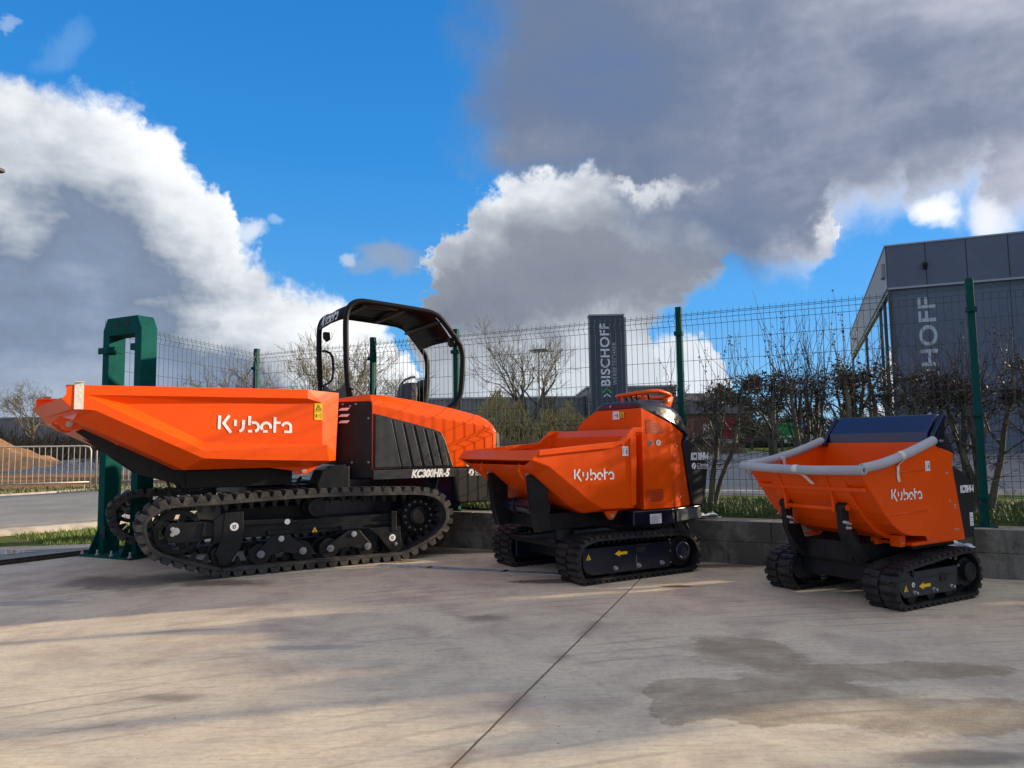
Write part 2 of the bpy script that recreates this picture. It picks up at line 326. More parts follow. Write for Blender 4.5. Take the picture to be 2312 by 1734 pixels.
# ---------------------------------------------------------------- rubber tracks
def belt_path(pts,n=6,step=.01):
    P=spline([(p[0],0,p[1]) for p in pts],True,n)
    # resample evenly
    P=[Vector((p[0],p[2])) for p in P]; L=len(P); seg=[(P[(i+1)%L]-P[i]).length for i in range(L)]; T=sum(seg); N=int(T/step)
    out=[];i=0;acc=0
    for k in range(N):
        d=k*T/N
        while acc+seg[i]<d: acc+=seg[i]; i+=1
        out.append(P[i].lerp(P[(i+1)%L],(d-acc)/seg[i]))
    return out,T
def track_mesh(outer,v0,v1,th,lug,pitch,style,teeth=True):
    """outer: outline of the lug tips, clockwise or not; the belt lies lug inside it"""
    P,T=belt_path(outer); n=len(P); ar=sum(P[i].x*P[(i+1)%n].y-P[(i+1)%n].x*P[i].y for i in range(n))
    sg=-1 if ar>0 else 1
    def fr(i):
        t=(P[(i+2)%n]-P[(i-2)%n]).normalized(); nn=Vector((-t.y,t.x))*sg   # outward
        return P[i%n],t,nn
    mb=MB(); secs=[]
    w=v1-v0; c=.012
    for i in range(n):
        p,t,o=fr(i)
        a=p-o*lug; b=p-o*(lug+th)
        e=p-o*(lug+.008)
        secs.append([(e.x,v0,e.y),(a.x,v0+c,a.y),(a.x,v1-c,a.y),(e.x,v1,e.y),(b.x,v1,b.y),(b.x,v0,b.y)])
    base=len(mb.v)
    for q in secs: mb.v+=q
    for i in range(n):
        j=(i+1)%n
        for k in range(6): mb.f.append((base+i*6+k,base+i*6+(k+1)%6,base+j*6+(k+1)%6,base+j*6+k))
    cnt=int(round(T/pitch)); rng=random.Random(3)
    def block(s,va,vb,half_b,half_t,hgt,skew=0.):
        """lug: s along, from va to vb, base half length, top half length"""
        vs=[]
        for (vv,sk) in ((va,0),(vb,skew)):
            for (ds,hh) in ((-half_b,-.004),(half_b,-.004),(half_t,hgt),(-half_t,hgt)):
                ii=int(round(((s+ds+sk)%T)/T*n)); p,t,o=fr(ii); q=p-o*(lug-hh); 
                f_=((s+ds+sk)%T)/T*n-ii; q=q+t*(f_*T/n)
                vs.append((q.x,vv,q.y))
        mb.add(vs,[(0,1,2,3),(7,6,5,4),(0,4,5,1),(1,5,6,2),(2,6,7,3),(3,7,4,0)])
    for k in range(cnt):
        s=k*T/cnt
        if style=='chevron':
            block(s,v0+.002,v0+w*.30,pitch*.42,pitch*.25,lug*.92)
            block(s,v0+w*.30,v0+w*.55,pitch*.34,pitch*.20,lug*.93,-pitch*.35)
            block(s-pitch*.35,v0+w*.55,v0+w*.72,pitch*.34,pitch*.2,lug*.93,pitch*.35)
            block(s,v0+w*.72,v1-.002,pitch*.42,pitch*.25,lug*.92)
        else:
            g=w*.035; m_=v0+w*.5
            block(s,v0+.003,m_-g,pitch*.36,pitch*.27,lug)
            block(s+pitch*.5,m_+g,v1-.003,pitch*.36,pitch*.27,lug)
            block(s+pitch*.3,v0+w*.2,m_-g,pitch*.2,pitch*.12,lug*.75)
            block(s+pitch*.8,m_+g,v1-w*.2,pitch*.2,pitch*.12,lug*.75)
    if teeth:
        m_=(v0+v1)/2
        for k in range(int(T/(pitch*1.0))):
            s=k*T/int(T/(pitch*1.0)); ii=int(s/T*n); p,t,o=fr(ii); q=p-o*(lug+th-.003)
            hh=th*1.6+.02; vs=[]
            for vv in (m_-.03,m_+.03):
                for (a,b) in ((-.03,0),(.03,0),(.008,-hh),(-.008,-hh)):
                    z=q+t*a+o*b; vs.append((z.x,vv,z.y))
            mb.add(vs,[(0,1,2,3),(7,6,5,4),(0,4,5,1),(1,5,6,2),(2,6,7,3),(3,7,4,0)])
    me=mb.mesh('track')
    return me
def roller(parent,name,u,z,v0,v1,r,hub=None,m='dark_paint',capm='cap'):
    mb=MB(); g=(v1-v0)*.33
    prof=[(v0,r*.55),(v0,r),(v0+.025,r),(v0+.028,r*.72),(v0+g,r*.72),(v1-g,r*.72),(v1-.028,r*.72),(v1-.025,r),(v1,r),(v1,r*.55)]
    n=28; secs=[[(u+rr*math.cos(2*math.pi*k/n),vv,z+rr*math.sin(2*math.pi*k/n)) for k in range(n)] for vv,rr in prof]
    mb.loft(secs); o=mb.build(name,m,parent); smooth_angle(o,40)
    if hub:
        h=MB(); h.disc(u,z,v0-hub[1],v0+.01,hub[0]); h.disc(u,z,v0-hub[1]-.008,v0-hub[1]+.002,hub[0]*.5,6)
        q=h.build('hub_cap',capm,o,bevel=.002); 
    return o
def bolt(parent,u,z,v,r=.012,m='steel',d=.012,name='bolt'):
    mb=MB(); mb.disc(u,z,v-d*.35,v+.002,r*1.35,16); mb.disc(u,z,v-d,v,r,6); return mb.build(name,m,parent,bevel=.001)
def sticker_round(parent,u,z,v,r,m='white',ink=True,name='round_sticker'):
    o=place(disc_mesh(r,.0),name,m,parent,(u,v,z))
    if ink:
        mb=MB(); ribbon(mb,[(-.45*r,.35*r),(.5*r,.4*r)],.12*r,.001); ribbon(mb,[(-.3*r,.3*r),(-.28*r,-.3*r),(0,-.5*r),(.3*r,-.3*r),(.3*r,.3*r)],.12*r,.001)
        ribbon(mb,arc(0,-.05*r,.2*r,0,300,8),.08*r,.001)
        place(mb.mesh('i',False),'pictogram','black',o,(u,v-.0012,z))
    return o
def sticker_man(parent,u,z,v,wd,ht,m='white',X=(1,0,0)):
    o=place(quad_mesh(wd,ht,0),'safety_sticker',m,parent,(u,v,z),X=X)
    mb=MB(); ribbon(mb,[(wd*.74,ht*.2),(wd*.74,ht*.62)],wd*.14,.0012); mb.add([(wd*.74+wd*.06*math.cos(a*.785),ht*.72+wd*.06*math.sin(a*.785),.0012) for a in range(8)],[tuple(range(8))])
    ribbon(mb,[(wd*.42,ht*.5),(wd*.62,ht*.5)],wd*.06,.0012)
    for q in ([(wd*.18,ht*.25),(wd*.36,ht*.25)],[(wd*.18,ht*.75),(wd*.36,ht*.75)],[(wd*.18,ht*.25),(wd*.18,ht*.75)]): ribbon(mb,q,wd*.04,.0012)
    place(mb.mesh('i',False),'pictogram','black',o,(u,v-.0005,z),X=X)
    return o
def sticker_tri(parent,u,z,v,s,mk='black'):
    me=MB().add([(-s*.5,0,0),(s*.5,0,0),(0,s*.95,0)],[(0,1,2)]).mesh('t',False); o=place(me,'warning_triangle','yellow',parent,(u,v,z))
    mb=MB(); ribbon(mb,[(-s*.18,s*.2),(s*.02,s*.32),(s*.0,s*.5)],s*.08,.001); ribbon(mb,[(-s*.1,s*.1),(s*.2,s*.14)],s*.08,.001)
    place(mb.mesh('i',False),'pictogram','black',o,(u,v-.0012,z)); return o
def arrow_left(parent,u,z,v,L,h):
    me=MB().add([(0,0,0),(L*.42,h*.5,0),(L*.40,h*.22,0),(L,h*.22,0),(L,-h*.22,0),(L*.40,-h*.22,0),(L*.42,-h*.5,0)],[(0,1,2,3,4,5,6)]).mesh('a',False)
    return place(me,'arrow_sticker','yellow',parent,(u,v,z))
def service_decal(parent,u,z,v,wd,X=(1,0,0)):
    h=wd*.36
    mb=MB(); mb.add([(h*.45*math.cos(R(60*k)),h*.5+h*.5*math.sin(R(60*k)),0) for k in range(6)],[tuple(range(6))])
    o=place(mb.mesh('c',False),'service_emblem','letter',parent,(u,v,z),X=X)
    k=MB(); ribbon(k,[(-h*.2,h*.15),(h*.05,h*.5),(h*.1,h*.75)],h*.13,.001); place(k.mesh('i',False),'spanner_mark','black',o,(u,v-.001,z),X=X)
    Xv=Vector(X).normalized(); p=Vector((u,v,z))+Xv*h*.62
    place(text_mesh('C Service',h*.46,bold=.01,extr=.0003),'service_lettering','letter',parent,(p.x,p.y,p.z+h*.42),X=X,w=wd-h*.62)
    mb=MB(); ribbon(mb,[(0,h*.34),(wd-h*.62,h*.34)],h*.035,.0005)
    place(mb.mesh('l',False),'rule_line','letter',parent,(p.x,p.y,p.z),X=X)
    place(text_mesh('Expert Motorgeräte',h*.2,bold=.005,extr=.0003),'service_lettering','letter',parent,(p.x,p.y,p.z+h*.06),X=X,w=wd-h*.62)
    return o
# ================================================================ large dumper (left)
def build_large():
    rt=root('tracked_dumper',(-2.635,6.652,0),R(31),'largest orange tracked dumper on the left, with open roof frame and black seat','tracked dumper','orange tracked dumpers parked in a row'); rt.scale=(1.02,1,1)
    outer=[(-.675,.49),(-.64,.60),(-.53,.695),(-.40,.735),(0,.745),(.66,.765),(1.1,.765),(1.55,.755),(1.95,.735),(2.14,.675),(2.25,.56),(2.285,.42),(2.25,.30),(2.13,.17),(1.95,.08),(1.72,.0),(1.45,.0),(.7,.0),(.04,.0),(-.03,.012),(-.33,.115),(-.53,.20),(-.63,.31)]
    me=track_mesh(outer,0.,.40,.035,.052,.108,'chevron')
    for vo,side in ((0,'near'),(1.80,'far')):
        o=link('rubber_track',me if vo==0 else me.copy(),None,rt,loc=(0 if vo==0 else -.15,vo,0)); 
        if vo==0: o.data.materials.append(M['rubber_dusty'])
        o.data.materials.clear(); o.data.materials.append(M['rubber_dusty']); o['label']='dusty chevron rubber track nearest the camera' if vo==0 else 'dusty chevron rubber track on the far side'
        V=vo
        f=MB(); f.box(-.02,1.66,V+.08,V+.32,.335,.47); f.prism([(-.45,.41),(-.43,.50),(-.40,.515),(-.12,.51),(-.02,.49),(0,.49),(0,.36),(-.10,.36),(-.18,.33),(-.36,.33),(-.43,.36)],V+.05,V+.09)
        f.prism([(-.45,.41),(-.43,.50),(-.40,.515),(-.12,.51),(0,.49),(0,.36),(-.18,.33),(-.40,.34)],V+.31,V+.35)
        f.prism([(-.14,.51),(-.02,.49),(-.02,.36),(-.16,.38)],V+.03,V+.05)
        f.prism([(.18,.50),(.62,.49),(.70,.44),(.18,.45)],V+.055,V+.08); f.prism([(.74,.42),(1.64,.40),(1.64,.365),(.70,.375)],V+.06,V+.08)
        fr_=f.build('track_frame','dark_paint',o,bevel=.008)
        g=MB(); g.prism([(.03,.58),(.19,.585),(.195,.34),(.165,.25),(.09,.15),(.05,.11),(-.01,.13),(-.04,.22),(.01,.36)],V+.005,V+.03); g.prism([(-.06,.52),(.03,.58),(.02,.34),(-.06,.3)],V+.01,V+.10)
        g.build('roller_bracket','dark_paint',o,bevel=.006)
        g=MB(); g.prism([(1.36,.345),(1.70,.345),(1.71,.16),(1.67,.105),(1.59,.105),(1.47,.26)],V+.03,V+.055); g.prism([(1.60,.50),(1.66,.50),(1.66,.30),(1.60,.30)],V+.02,V+.08); g.build('rear_bracket','dark_paint',o,bevel=.006)
        for (a,b,ap) in (((.35,.18),(.73,.18),(.53,.31)),((.99,.18),(1.36,.17),(1.22,.30))):
            k=MB(); k.prism([(a[0]-.04,a[1]+.02),(a[0]-.02,a[1]-.035),(a[0]+.03,a[1]-.035),((a[0]+b[0])/2,a[1]+.005),(b[0]-.03,b[1]-.035),(b[0]+.02,b[1]-.035),(b[0]+.04,b[1]+.02),(ap[0]+.06,ap[1]+.035),(ap[0]-.06,ap[1]+.04),(ap[0]-.10,ap[1]+.01)],V+.035,V+.06)
            k.prism([(ap[0]-.13,.39),(ap[0]+.10,.385),(ap[0]+.08,.35),(ap[0]-.12,.345)],V+.03,V+.09)
            k.build('bogie_arm','dark_paint',o,bevel=.006); 
            if vo==0: bolt(o,ap[0],ap[1],.033,.02,'steel',.02)
        for (u,z) in ((.03,.19),(.35,.18),(.73,.18),(.99,.18),(1.36,.17),(1.65,.17)):
            roller(o,'track_roller',u,z,V+.07,V+.32,.095,(.034 if .2<u<1.5 else .018,.045))
        roller(o,'return_roller',.87,.578,V+.06,V+.3,.085,(.04,.01),capm='dark_paint')
        k=MB(); n=40; rr=[.235,.235]; 
        for j in range(5):
            a0=R(72*j); k.prism([(-.33+.17*math.cos(a0)+.025*math.sin(a0),.425+.17*math.sin(a0)-.025*math.cos(a0)),(-.33+.17*math.cos(a0)-.025*math.sin(a0),.425+.17*math.sin(a0)+.025*math.cos(a0)),(-.33-.025*math.sin(a0),.425+.025*math.cos(a0)),(-.33+.025*math.sin(a0),.425-.025*math.cos(a0))],V+.15,V+.24)
        k.loft([[(-.33+r*math.cos(2*math.pi*i/n),vv,.425+r*math.sin(2*math.pi*i/n)) for i in range(n)] for vv,r in ((V+.13,.155),(V+.13,.2),(V+.26,.2),(V+.26,.155),(V+.13,.155))],False)
        k.disc(-.33,.425,V+.10,V+.29,.05)
        k.build('idler_wheel','dark_paint',o,bevel=.003)
        k=MB(); pts=[]
        for i in range(24):
            a=2*math.pi*i/24; r=.215 if i%2 else .185; pts+= [(1.93+r*math.cos(a-.07),.43+r*math.sin(a-.07)),(1.93+r*math.cos(a+.07),.43+r*math.sin(a+.07))]
        k.prism(pts,V+.16,V+.20); k.disc(1.93,.43,V+.12,V+.17,.18,36); 
        k.loft([[(1.93+r*math.cos(2*math.pi*i/24),vv,.43+r*math.sin(2*math.pi*i/24)) for i in range(24)] for vv,r in ((V+.12,.11),(V+.085,.10),(V+.07,.075),(V+.068,.02))])
        sp=k.build('drive_sprocket','dark_paint',o,bevel=.003)
        if vo==0:
            for i in range(14): a=2*math.pi*i/14; bolt(sp,1.93+.147*math.cos(a),.43+.147*math.sin(a),.121,.0085,'cap',.012)
    # chassis
    k=MB(); k.box(.05,1.75,.36,1.86,.34,.60); k.box(.35,1.35,.55,1.65,.60,.78); k.build('undercarriage','dark_paint',rt,bevel=.012)
    k=MB(); k.disc(.62,0,0,0,.1) if False else None; k.tube([(.55,1.1,.72),(.55,1.1,.80)],.42,40); k.build('slew_ring','cap',rt,bevel=.004)
    k=MB(); k.box(.95,2.36,.35,1.9,.45,.83); k.prism([(.95,.80),(1.12,.98),(1.40,.98),(1.40,.62),(.95,.62)],.30,.9); k.prism([(2.2,.85),(2.33,.85),(2.42,.50),(2.30,.45),(2.1,.5)],.18,1.85); k.build('rear_frame','navy',rt,bevel=.01)
    k=MB(); k.prism([(.88,.80),(.93,.93),(1.03,.97),(1.20,.97),(1.20,.70),(.88,.70)],.10,.42); k.build('step_box','dark_paint',rt,bevel=.012)
    k=MB(); k.prism([(2.33,.915),(2.94,.915),(2.97,.86),(2.96,.60),(2.90,.53),(2.42,.53),(2.385,.56)],.12,1.92); cw=k.build('counterweight','plastic',rt,bevel=.02,seg=3)
    service_decal(rt,2.555,.822,.118,.22)
    # hoist sub-frame under the bed
    k=MB()
    for v in (.42,1.30): k.prism([(-1.13,1.33),(-1.02,1.37),(-.90,1.34),(-.26,1.0),(-.24,.80),(-.42,.87),(-.62,.93)],v,v+.05)
    k.box(-.24,.72,.42,1.35,.79,.96); k.build('hoist_frame','dark_paint',rt,bevel=.006)
    k=MB()
    k.tube([(-.46,.38,1.06),(-.46,.50,1.06)],.075,28); k.tube([(-.95,.62,1.22),(-.35,.62,.90)],.05,16); k.tube([(-.95,1.1,1.22),(-.35,1.1,.90)],.05,16); k.build('hoist_cylinder','dark_paint',rt,bevel=.004)
    for (a,b,c_) in (((-.40,.44,.87),(-.28,.5,.70),(0.05,.5,.80)),((-.35,.48,.87),(-.2,.5,.74),(.02,.55,.76))): k=MB(); k.tube(spline([a,b,c_],n=8),.012,6); k.build('hydraulic_hose','plastic',rt,smooth=True)
    k=MB(); k.tube(spline([(.80,.4,.86),(.76,.35,.82),(.76,.35,.70),(.85,.4,.62)],n=6),.015,6)
    k.build('hydraulic_hose','plastic',rt,smooth=True)
    # ---- bed
    bd=bpy.data.objects.new('dump_bed',None)
    T=1.95
    def S(s,t,z): return (s-.09*t*.95,t,z)
    def mir(poly): return [(s,T-t,z) for s,t,z in poly][::-1]
    side=[[(0,0,1.615),(1.94,0,1.63),(1.94,0,1.71),(0,0,1.69)],[(.05,0,1.50),(.10,0,1.50),(.12,0,1.615),(0,0,1.615),(-.03,0,1.58)],
     [(.12,0,1.615),(.43,.065,1.55),(2.11,.065,1.59),(1.94,0,1.63)],[(.43,.065,1.55),(1.05,.065,1.22),(2.11,.065,1.18),(2.11,.065,1.59)],
     [(.12,0,1.615),(1.04,-.0,1.14),(1.05,.065,1.22),(.43,.065,1.55)],[(.12,0,1.615),(.10,0,1.50),(.21,0,1.49),(1.03,0,1.08),(1.04,0,1.14)],
     [(1.05,.065,1.22),(1.04,0,1.14),(1.95,0,1.105),(2.13,0,1.18),(2.11,.065,1.18)],[(1.04,0,1.14),(1.03,0,1.08),(1.41,0,1.055),(2.15,0,1.03),(2.13,0,1.18),(1.95,0,1.105)],
     [(1.94,0,1.71),(1.94,0,1.63),(2.11,.065,1.59),(2.31,.15,1.70)],[(2.11,.065,1.59),(2.11,.065,1.18),(2.28,.15,1.10),(2.31,.15,1.70)],[(2.11,.065,1.18),(2.13,0,1.18),(2.15,0,1.03),(2.28,.15,1.03),(2.28,.15,1.10)],
     [(.10,0,1.50),(.21,0,1.49),(1.03,0,1.08),(.92,.16,.98),(.08,.16,1.42)],[(1.03,0,1.08),(2.15,0,1.03),(2.1,.16,.98),(.92,.16,.98)],[(2.1,.16,.98),(2.15,0,1.03),(2.28,.15,1.03)]]
    ctr=[[(.08,.16,1.42),(.92,.16,.98),(.92,T-.16,.98),(.08,T-.16,1.42)],[(.92,.16,.98),(2.1,.16,.98),(2.1,T-.16,.98),(.92,T-.16,.98)],
     [(2.1,.16,.98),(2.28,.15,1.03),(2.28,T-.15,1.03),(2.1,T-.16,.98)],[(2.28,.15,1.03),(2.31,.15,1.70),(2.31,T-.15,1.70),(2.28,T-.15,1.03)],
     [(-.03,0,1.585),(.05,0,1.50),(.05,T,1.50),(-.03,T,1.585)],[(.05,0,1.50),(.10,0,1.50),(.08,.16,1.42),(.08,T-.16,1.42),(.10,T,1.50),(.05,T,1.50)],[(-.03,0,1.585),(-.03,T,1.585),(.20,T-.05,1.52),(.20,.05,1.52)]]
    mb=MB()
    for p in side+ctr: mb.poly(*[S(*q) for q in p])
    for p in side: mb.poly(*[S(*q) for q in mir(p)])
    me=mb.mesh('bed')
    bm=bmesh.new(); bm.from_mesh(me); bmesh.ops.remove_doubles(bm,verts=bm.verts,dist=.0005); bmesh.ops.recalc_face_normals(bm,faces=bm.faces); bm.to_mesh(me); bm.free()
    bpy.data.objects.remove(bd)
    bd=link('dump_bed',me,'orange',rt,loc=(-1.2,-.15,0),rot=(0,0,R(3)))
    q=bd.modifiers.new('solid','SOLIDIFY'); q.thickness=.012; q.offset=0
    q=bd.modifiers.new('bevel','BEVEL'); q.width=.004; q.segments=2; q.limit_method='ANGLE'; q.angle_limit=R(12)
    k=MB()
    for t0 in (0,T-.05): k.add([S(*p) for p in [(0,t0,1.695),(1.94,t0,1.715),(1.94,t0+.05,1.715),(0,t0+.05,1.695),(0,t0,1.675),(1.94,t0,1.695),(1.94,t0+.05,1.695),(0,t0+.05,1.675)]],[(0,1,2,3),(4,7,6,5),(0,4,5,1),(1,5,6,2),(2,6,7,3),(3,7,4,0)])
    k.build('bed_rim','orange',bd,bevel=.004)
    # pin brackets under the lip
    for t0 in (.46,1.28):
        k=MB(); k.prism([(-.02,1.46),(.45,1.27),(.42,1.20),(.28,1.30),(.18,1.35),(.03,1.33),(-.06,1.42)],t0,t0+.03); b_=k.build('pin_bracket','orange',bd,bevel=.004)
        k=MB(); k.disc(.05,1.39,t0-.025,t0+.05,.028); k.build('pivot_pin','galv',b_,bevel=.003)
    k=MB(); k.prism([(.165,1.435),(.27,1.43),(.28,1.40),(.26,1.385),(.16,1.385),(.15,1.41)],.40,.43); k.disc(.19,1.412,.385,.41,.022); k.disc(.255,1.408,.385,.41,.016); k.build('lock_catch','cap',bd,bevel=.003)
    k=MB(); k.prism([(1.60,.98),(2.12,.985),(2.05,.93),(1.99,.90),(1.92,.90),(1.86,.94)],.18,.21); b_=k.build('pin_bracket','orange',bd,bevel=.004)
    k=MB(); k.disc(1.965,.935,.165,.23,.022); k.build('pivot_pin','galv',b_,bevel=.002)
    for t0 in (0,T):
        k=MB(); sg=-.004 if t0==0 else .004
        pts=[]
        sh=.0 if t0==0 else -.167; a_,b_=(-.013,-.008) if t0==0 else (T+.008,T+.013); k.box(.055+sh,.12+sh,a_,b_,1.495,1.715); k.box(.055+sh,.12+sh,min(a_,t0-.05),max(b_,t0),1.714,1.719)
        # wrinkled wrap
        o=k.build('tape_wrap','tape',bd)
    place(logo_mesh(.66),'maker_logo','letter',bd,(1.155,.056,1.315),X=(1,0,-.02))
    o=place(quad_mesh(.077,.162,0),'warning_sticker','yellow',bd,(2.028,.0635-.008,1.425))
    k=MB(); ribbon(k,[(.014,.098),(.0385,.145),(.063,.098),(.014,.098)],.005,.001); ribbon(k,[(.0385,.128),(.0385,.112)],.004,.001); ribbon(k,[(.0385,.108),(.0385,.104)],.004,.001); ribbon(k,[(.006,.085),(.071,.085)],.002,.001)
    ribbon(k,[(.018,.025),(.018,.055)],.008,.001); ribbon(k,[(.03,.04),(.045,.04)],.004,.001); ribbon(k,[(.055,.022),(.068,.022),(.068,.06),(.055,.06),(.055,.022)],.002,.001)
    place(k.mesh('i',False),'pictogram','black',o,(2.028,.054,1.425))
    # ---- hood
    def sec(u,zb,z1,z2,z3,v0=.13,v1=1.02):
        return [(u,v0,zb),(u,v0,z1),(u,v0+.05,z2),(u,v0+.15,z3),(u,v1-.12,z3+.01),(u,v1,z1),(u,v1,zb)]
    k=MB(); k.loft([sec(1.43,.92,1.60,1.66,1.705),sec(1.62,.92,1.565,1.625,1.70),sec(1.95,.92,1.49,1.56,1.655),sec(2.4,.92,1.43,1.495,1.575),sec(2.74,.92,1.375,1.44,1.495),sec(2.84,.92,1.345,1.405,1.45,.135),sec(2.89,.93,1.31,1.36,1.39,.15,1.0)])
    hd=k.build('engine_hood','orange',rt,bevel=.014,seg=3,ang=12)
    k=MB(); k.loft([[(u,v,z) for v,z in ((.13+dv,z0),(.15+dv,z1),(.32+dv,z2),(.9,z2),(1.0,z1),(1.0,z0))] for u,dv,z0,z1,z2 in ((2.88,0,.93,1.32,1.395),(2.94,.02,.95,1.28,1.35),(2.96,.06,1.0,1.22,1.28))]); k.build('rear_light_panel','dark_paint',hd,bevel=.008)
    # front cowl: black corner plate with orange top
    foot=[(1.15,.36),(1.44,.125),(1.44,1.0),(1.15,1.0)]
    k=MB(); k.add([(a,b,.83) for a,b in foot]+[(a,b,1.625) for a,b in foot],[(3,2,1,0),(4,5,6,7)]+[(i,(i+1)%4,(i+1)%4+4,i+4) for i in range(4)]); fc=k.build('front_cowl','darkplate' if 'darkplate' in M else 'dark_paint',rt,bevel=.015)
    k=MB(); k.add([(a,b,1.625) for a,b in foot]+[(1.17,.40,1.665),(1.43,.17,1.705),(1.43,.95,1.71),(1.17,.95,1.67)],[(3,2,1,0),(4,5,6,7)]+[(i,(i+1)%4,(i+1)%4+4,i+4) for i in range(4)]); k.build('cowl_cap','orange',fc,bevel=.01)
    dx=Vector((.29,-.235,0)).normalized()
    for z in (1.535,1.47,1.405):
        me=MB().add([(0,0,.0),(.10,.0,.0),(.125,.028,.0),(.03,.026,.0)],[(0,1,2,3)]).mesh('s',False); place(me,'white_stripe','letter',fc,(1.155,.345,z),X=dx)
    for (s_,z) in ((.06,1.60),(.20,1.60),(.14,1.58),(.335,1.45),(.335,1.0),(.16,1.0),(.08,.97)):
        p=Vector((1.15,.36,z))+dx*s_; k=MB(); nrm=Vector((-.235,-.29,0)).normalized(); k.tube([p-nrm*.004,p+nrm*.008],.012,12); k.build('bolt','cap',fc)
    def U(x): return 1.49+(x-1065)*.00134
    k=MB(); k.prism([(1.452,1.50),(1.72,1.435),(2.12,1.335),(2.20,1.30),(2.245,1.22),(2.34,.925),(1.445,.925)],.112,.14); gp=k.build('side_grille','plastic',hd,bevel=.008)
    def top(u): return 1.485-(u-1.49)*.255
    for (a,b,c_,d) in ((1185,1262,1262,1335),(1280,1348,1357,1425),(1370,1438,1447,1512),(1458,1522,1532,1592),(1545,1600,1607,1655)):
        ua,ub,uc,ud=U(a),U(b),U(c_)-.0,U(d)-.0; ta,tb=top(ua)-.012,top(ub)-.012
        if a==1545: tb-=.05
        k=MB(); k.prism([(ua,ta),(ub,tb),(ud,.945),(uc,.945)],.100,.115); k.build('grille_slat','slat',gp,bevel=.004)
    k=MB(); k.prism([(1.465,1.475),(U(1175),top(U(1175))-.012),(U(1252),.945),(1.46,.945)],.104,.115); k.build('grille_slat','slat',gp,bevel=.004)
    k=MB(); k.prism([(1.44,.918),(2.335,.918),(2.345,.82),(1.44,.82)],.10,.145); db=k.build('model_band','slat',rt,bevel=.006)
    place(text_mesh('KC300HR-5',.078,shear=.25,bold=.055,extr=.0004),'model_lettering','letter',db,(1.85,.0985,.832),w=.44)
    for u in (2.52,2.60): sticker_round(rt,u,.945,.128,.018)
    sticker_round(rt,.112,.452,.003,.037); sticker_round(rt,.588,.462,.05,.026,ink=False); sticker_round(rt,1.615,.235,.028,.034); sticker_tri(rt,.845,.345,.055,.055)
    for (u,z,r) in ((-.36,.44,.024),(-.385,.462,.014),(-.385,.415,.014)): bolt(rt,u,z,.048,r,'steel',.018)
    # ---- roof frame
    def hoop(v):
        pts=[(1.36,v,1.60),(1.325,v,1.85),(1.305,v,2.15),(1.30,v,2.50),(1.315,v,2.62),(1.36,v,2.70),(1.45,v,2.745),(1.6,v,2.745),(2.18,v,2.705),(2.32,v,2.68),(2.42,v,2.62),(2.62,v,2.38),(2.67,v,2.29),(2.685,v,2.15),(2.66,v,1.80),(2.60,v,1.66),(2.50,v,1.58)]
        k=MB(); k.tube(spline(pts,n=4),.032,10); return k
    rf=None
    for v in (.56,1.56):
        o=hoop(v).build('roof_hoop','hoopm',rt); smooth_angle(o,60)
    k=MB(); secs=[]
    path=[(1.285,2.55),(1.31,2.64),(1.37,2.715),(1.46,2.755),(1.62,2.76),(2.15,2.725),(2.30,2.69),(2.40,2.60),(2.50,2.47),(2.56,2.38)]
    mb=MB(); n=len(path)
    for (u,z) in path: mb.v+=[(u,.60,z),(u,1.06,z+.015),(u,1.52,z)]
    for i in range(n-1):
        for j in range(2): mb.f.append((i*3+j,i*3+j+1,i*3+j+4,i*3+j+3))
    ro=mb.build('roof_panel','hoopm',rt,solid=.012); smooth_angle(ro,30)
    for (u,z) in ((1.50,2.73),(1.95,2.71),(2.36,2.60)):
        k=MB(); k.box(u,u+.06,.59,1.53,z-.03,z); k.build('roof_crossbar','slat',ro,bevel=.006)
    k=MB(); k.box(1.55,1.92,.62,.70,2.70,2.725); k.build('roof_rib','slat',ro,bevel=.004)
    # logo on the visor (faces forward)
    me=logo_mesh(.62); place(me,'maker_logo','letter',ro,(1.272,1.40,2.575),X=(0,-1,0),Y=(.28,0,1))
    k=MB(); k.prism([(2.53,2.42),(2.60,2.42),(2.61,2.33),(2.57,2.31),(2.54,2.34)],.60,.66); k.build('work_lamp','plastic',rt,bevel=.008)
    k=MB(); k.prism([(1.33,2.53),(1.40,2.53),(1.41,2.44),(1.37,2.41),(1.33,2.46)],1.46,1.52); k.build('work_lamp','plastic',rt,bevel=.008)
    k=MB(); k.tube(spline([(1.32,1.5,2.30),(1.37,1.5,2.30),(1.44,1.5,2.24),(1.45,1.5,2.02),(1.42,1.5,1.94),(1.32,1.5,1.88)],n=4),.014,8); k.build('grab_handle','dark_paint',rt,smooth=True)
    k=MB(); secs=[]
    for i in range(9):
        v=.60+i*.115; zt=1.80+ (abs(i-4)/4)**2.2*.11; secs.append([(1.335,v,1.60),(1.335,v,zt),(1.365,v,zt),(1.365,v,1.60)])
    k.loft(secs); k.build('front_guard','slat',rt,bevel=.004)
    k=MB(); k.tube([(1.38,.52,1.90-.1),(1.50,.50,1.70)],.016,8); k.build('hood_strut','cap',rt)
    # ---- seat and floor
    k=MB(); k.box(1.45,2.62,1.03,1.88,.83,1.30); k.build('operator_platform','dark_paint',rt,bevel=.02)
    def seatback(u0,u1,z0,z1,v0,v1,lean):
        secs=[]; 
        for i in range(7):
            f=i/6; z=z0+(z1-z0)*f; w_=1-.20*max(0,(f-.55)/.45)**2; c_=(v0+v1)/2; hw=(v1-v0)/2*w_; uo=lean*f
            secs.append([(u0+uo,c_-hw,z),(u0+uo-.02,c_,z),(u0+uo,c_+hw,z),(u1+uo,c_+hw,z),(u1+uo+.01,c_,z),(u1+uo,c_-hw,z)])
        return MB().loft(secs)
    st=seatback(2.20,2.32,1.42,1.93,1.08,1.52,.06).build('seat_backrest','seat',rt,bevel=.03,seg=3)
